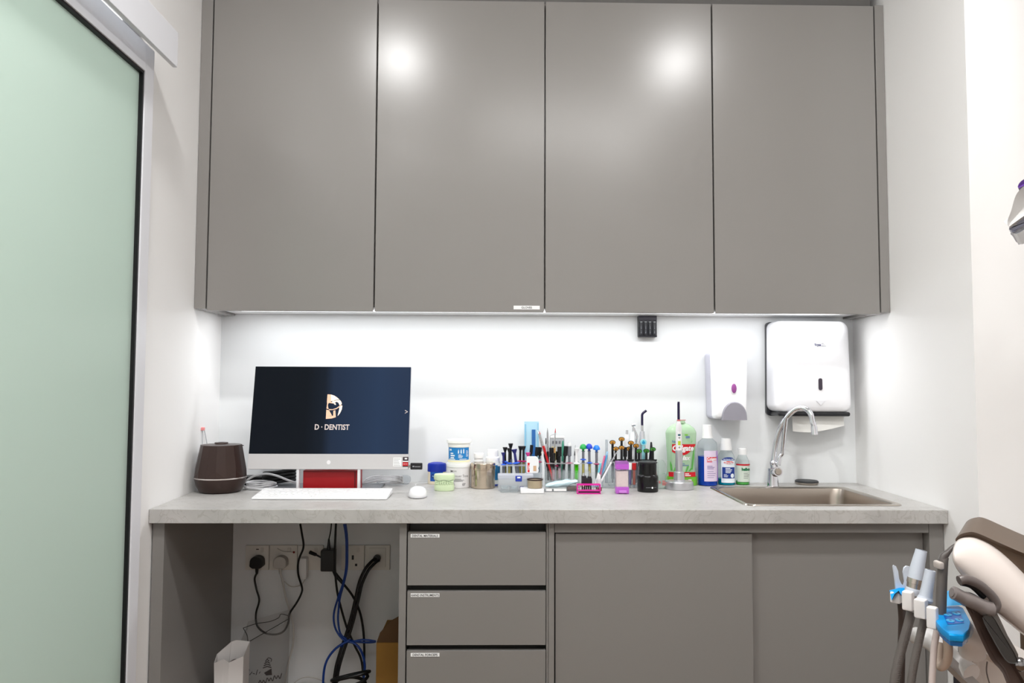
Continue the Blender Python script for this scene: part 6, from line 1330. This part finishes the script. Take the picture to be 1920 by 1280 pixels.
# three-way syringe
w3 = thing('air_water_syringe', 'taupe air water syringe with bent nozzle and pale button in the holder', 'dental syringe', D(1764, 1150, Y4 + .035)); wo_ = w3.location; T = lambda a, b_, y=Y4 + .035: D(a, b_, y) - wo_; s4 = mpp(Y4)
obj('body', MB().tube([T(1763, 1160), T(1764, 1140), T(1766, 1090), T(1768, 1058), T(1769, 1049), T(1772, 1043)], [9.5 * s4, 9.8 * s4, 9.4 * s4, 9 * s4, 8.6 * s4, 7 * s4], 16), TAUPE, w3)
obj('nozzle', MB().tube([T(1767, 1052), T(1770, 1042), T(1778, 1034), T(1786, 1025), T(1792, 1020)], [8 * s4, 7.4 * s4, 5 * s4, 3.6 * s4, 2.4 * s4], 14), mat('taupe_dark', (84, 78, 76), .3), w3)
obj('button', MB().rbox(*(lambda a, b_: (a.x, b_.x, -.012, .008, a.z, b_.z))(T(1754, 1065), T(1763.5, 1051)), .003), mat('bone_button', (206, 196, 190), .3, .2), w3)
hose('cream_hose', 'smooth cream hose hanging below the button panel', 'hose', [(1757, 1182, Y4 + .03), (1752, 1210, Y4 + .03), (1749, 1250, Y4 + .03), (1747, 1300, Y4 + .03), (1746, 1420, Y4 + .03)], 6 * s4, mat('cream_hose', (214, 200, 196), .4), False)
hose('beige_strap', 'wide beige strap looping below the button panel', 'strap', [(1776, 1196, Y4 + .02), (1778, 1220, Y4 + .02), (1775, 1240, Y4 + .03), (1764, 1250, Y4 + .04), (1760, 1235, Y4 + .05), (1762, 1205, Y4 + .06)], 8 * s4, mat('beige_strap', (196, 176, 160), .5), False)

# ------------------------------------------------------------------ dental chair: back rest seen from its edge
LEA = mat('brown_upholstery', (86, 68, 52), .42, noise=.12, nscale=12); SHELL = mat('chair_shell', (226, 216, 210), .14); TP2 = mat('armrest_taupe', (96, 88, 86), .28)
YCN = -1.62
dc_ = thing('dental_chair', 'dental chair with brown upholstery, white shell and taupe armrest', 'dental chair', (D(2000, 1200, YCN).x, YCN + .2, 0)); dco = dc_.location
def puffy(poly, y0, dep, rnd, steps=5, org=None, ed=(.74, 1, 0), bulge=None):
    """side outline given at plane y0, thickened along the chair's own cross axis with rounded edges"""
    pts = [D(a, b_, y0) - (org or dco) for a, b_ in poly]; c_ = sum(pts, Vector()) / len(pts); n_ = len(pts); E_ = Vector(ed)
    def inset(d):
        out = []
        for i in range(n_):
            t_ = (pts[(i + 1) % n_] - pts[i - 1]).normalized(); nrm_ = Vector((-t_.z, 0, t_.x))
            if nrm_.dot(c_ - pts[i]) < 0: nrm_ = -nrm_
            out.append(pts[i] + nrm_ * d)
        return out
    R_ = []
    for k in range(steps + 1):
        a = PI / 2 * k / steps; R_.append([v + E_ * (rnd * (1 - math.sin(a))) for v in inset(rnd * (1 - math.cos(PI / 2 - a)))])
    for k in range(steps, -1, -1):
        a = PI / 2 * k / steps; R_.append([v + E_ * (dep - rnd * (1 - math.sin(a))) for v in inset(rnd * (1 - math.cos(PI / 2 - a)))])
    if bulge:
        f_, h_ = bulge; c2 = sum(R_[0], Vector()) / n_
        R_ = [[c2 + (v - c2) * f_ ** 2 - E_ * h_ for v in R_[0]], [c2 + (v - c2) * f_ - E_ * h_ * .75 for v in R_[0]]] + R_
    return MB().rings(R_)
def dense(p, k=5): return [(v.x, v.y) for v in smooth([(a, b_, 0) for a, b_ in p], k, True)]
cush = [(1792, 1014), (1797, 1004), (1812, 998), (1832, 999), (1880, 1020), (1930, 1040), (1990, 1050), (2060, 1090), (2110, 1130), (2090, 1170), (2020, 1160), (1950, 1110), (1900, 1062), (1850, 1032), (1815, 1018)]
obj('cushion', puffy(dense(cush), YCN, .13, .007), LEA, dc_, ang=60)
upe = smooth([D(a, b_, YCN) - dco for a, b_ in [(1787, 1038), (1788, 1024), (1796, 1012), (1812, 1008), (1832, 1011), (1862, 1026), (1898, 1055), (1942, 1098), (2000, 1150), (2060, 1195)]], 5)
loe = smooth([D(a, b_, YCN) - dco for a, b_ in [(1787.5, 1042), (1790, 1054), (1798, 1070), (1812, 1090), (1834, 1117), (1862, 1144), (1896, 1172), (1936, 1203), (1990, 1238), (2040, 1262)]], 5)
E_ = Vector((.74, 1, 0)); R_ = []
for k, (p0, p1) in enumerate(zip(upe, loe)):
    t_ = k / (len(upe) - 1); bu = .030 * min(1, (k / 9) ** .6) if k else .002
    fr_ = [p0.lerp(p1, s_ / 10) - E_ * (bu * math.sin(PI * s_ / 10) ** .55) for s_ in range(11)]
    bk_ = [p1.lerp(p0, s_ / 4) + E_ * .10 for s_ in range(5)]
    R_.append(fr_ + bk_)
obj('back_shell', MB().rings(R_), SHELL, dc_, ang=60)
# armrest: grip ring and arm
Ya = YCN - .055
A3 = lambda a, b_, y=Ya: D(a, b_, y) - dco
s5 = mpp(Ya)
obj('armrest_grip', MB().curve([A3(1798, 1088), A3(1812, 1086), A3(1835, 1095), A3(1858, 1115), A3(1868, 1132), A3(1862, 1142), A3(1850, 1140)], [1] and 8.5 * s5, 14, 6), TP2, dc_, ang=60)
obj('armrest_pad', MB().tube(smooth([A3(1784, 1110), A3(1790, 1112), A3(1805, 1120), A3(1828, 1130), A3(1848, 1140), A3(1858, 1142)], 5), [8 * s5] * 3 + [12 * s5] * 8 + [13.5 * s5] * 8 + [15 * s5] * 7, 16, squash=(1, 1)), mat('armrest_pad', (118, 110, 108), .25), dc_, ang=60)
obj('armrest_inner', MB().curve([A3(1802, 1091, Ya + .01), A3(1822, 1097, Ya + .01), A3(1845, 1118, Ya + .01)], 6.5 * s5, 12, 5), BLACK, dc_)
arm = [(1806, 1128), (1822, 1132), (1848, 1150), (1862, 1164), (1880, 1200), (1898, 1240), (1925, 1290), (1900, 1310), (1880, 1262), (1858, 1236), (1838, 1196), (1818, 1152)]
obj('arm', puffy(dense(arm, 3), Ya - .004, .05, .006), mat('arm_umber', (74, 60, 54), .28), dc_, ang=60)
inset_ = [(1842, 1158), (1860, 1154), (1882, 1190), (1908, 1236), (1900, 1244), (1884, 1236), (1860, 1196)]
obj('arm_inset', puffy(dense(inset_, 3), Ya - .010, .02, .0015), mat('arm_inset', (56, 54, 52), .4), dc_, ang=60)
obj('pivot_cap', MB().sphere(A3(1912, 1245), 13 * s5, 20, (1, .8, 1)), mat('dark_chrome', (150, 150, 152), .12, 1), dc_)
low = [(1824, 1238), (1830, 1222), (1845, 1222), (1862, 1236), (1890, 1252), (1930, 1274), (1990, 1300), (2010, 1390), (1930, 1400), (1852, 1330), (1832, 1280)]
obj('lower_cover', puffy(dense(low), YCN + .10, .12, .010), mat('lower_cover', (222, 214, 208), .35), dc_, ang=60)
obj('cover_seam', MB().curve([A3(1851, 1240, YCN + .098), A3(1850, 1260, YCN + .098), A3(1858, 1290, YCN + .098)], .0012, 6), mat('seam_grey', (120, 112, 108), .6), dc_)
obj('joint', MB().sphere(A3(1838, 1222, YCN + .13), 15 * mpp(YCN), 16, (1.2, 1.5, 1)), mat('arm_umber', (74, 60, 54), .28), dc_)
ctr_ = D(1960, 1280, YCN + .25) - dco
obj('column', MB().lathe([(0, 0), (.24, 0), (.24, .04), (.12, .09), (.11, ctr_.z), (0, ctr_.z)], 32, c=(ctr_.x + .42, ctr_.y, 0)), UW, dc_)
obj('seat', MB().rbox(ctr_.x + .1, ctr_.x + .9, ctr_.y - .24, ctr_.y + .24, ctr_.z - .06, ctr_.z + .06, .04, 4), LEA, dc_)

# ------------------------------------------------------------------ operating lamp at the frame's edge
YL = -1.35
lp = thing('operating_lamp', 'grey white head of a dental operating lamp on a ceiling arm', 'lamp', (D(1990, 400, YL).x, YL, CEIL)); lo_ = lp.location
hp = [(1889, 414), (1892, 425), (1897, 421), (1940, 392), (2000, 366), (2040, 366), (2050, 330), (2020, 310), (1960, 322), (1925, 345), (1911, 357), (1903, 370), (1896, 395)]
puff2 = lambda poly, y0, dep, rnd: puffy(poly, y0, dep, rnd, org=lo_, ed=(.8, 1, 0))
obj('lamp_head', puff2(dense(hp, 3), YL, .16, .02), mat('lamp_grey', (196, 194, 192), .35), lp, ang=60)
rim = [(1893, 424), (1897, 432), (1902, 434), (1945, 404), (2005, 378), (2040, 372), (2040, 364), (2000, 366), (1940, 392)]
obj('lamp_rim', puff2(dense(rim, 2), YL + .012, .13, .004), mat('lamp_rim', (150, 152, 170), .3), lp, ang=50)
lip_ = [(1900, 432), (1905, 438), (1915, 434), (1950, 412), (2005, 388), (2000, 380), (1945, 404)]
obj('lamp_glass', puff2(dense(lip_, 2), YL + .02, .11, .003), mat('lamp_glass', (196, 200, 206), .15), lp, ang=50)
knob = [(1909, 352), (1912, 342), (1925, 333), (1950, 322), (1955, 330), (1925, 345)]
obj('handle', puff2(dense(knob, 3), YL + .03, .05, .006), mat('violet_handle', (96, 60, 140), .3), lp, ang=60)
hc = D(2020, 330, YL) - lo_
obj('ceiling_arm', MB().curve([hc + Vector((0, .08, -.01)), hc + Vector((.06, .08, .12)), hc + Vector((.10, .08, .5)), Vector((hc.x + .10, .08, -.001))], .018, 14, 8), UW, lp)
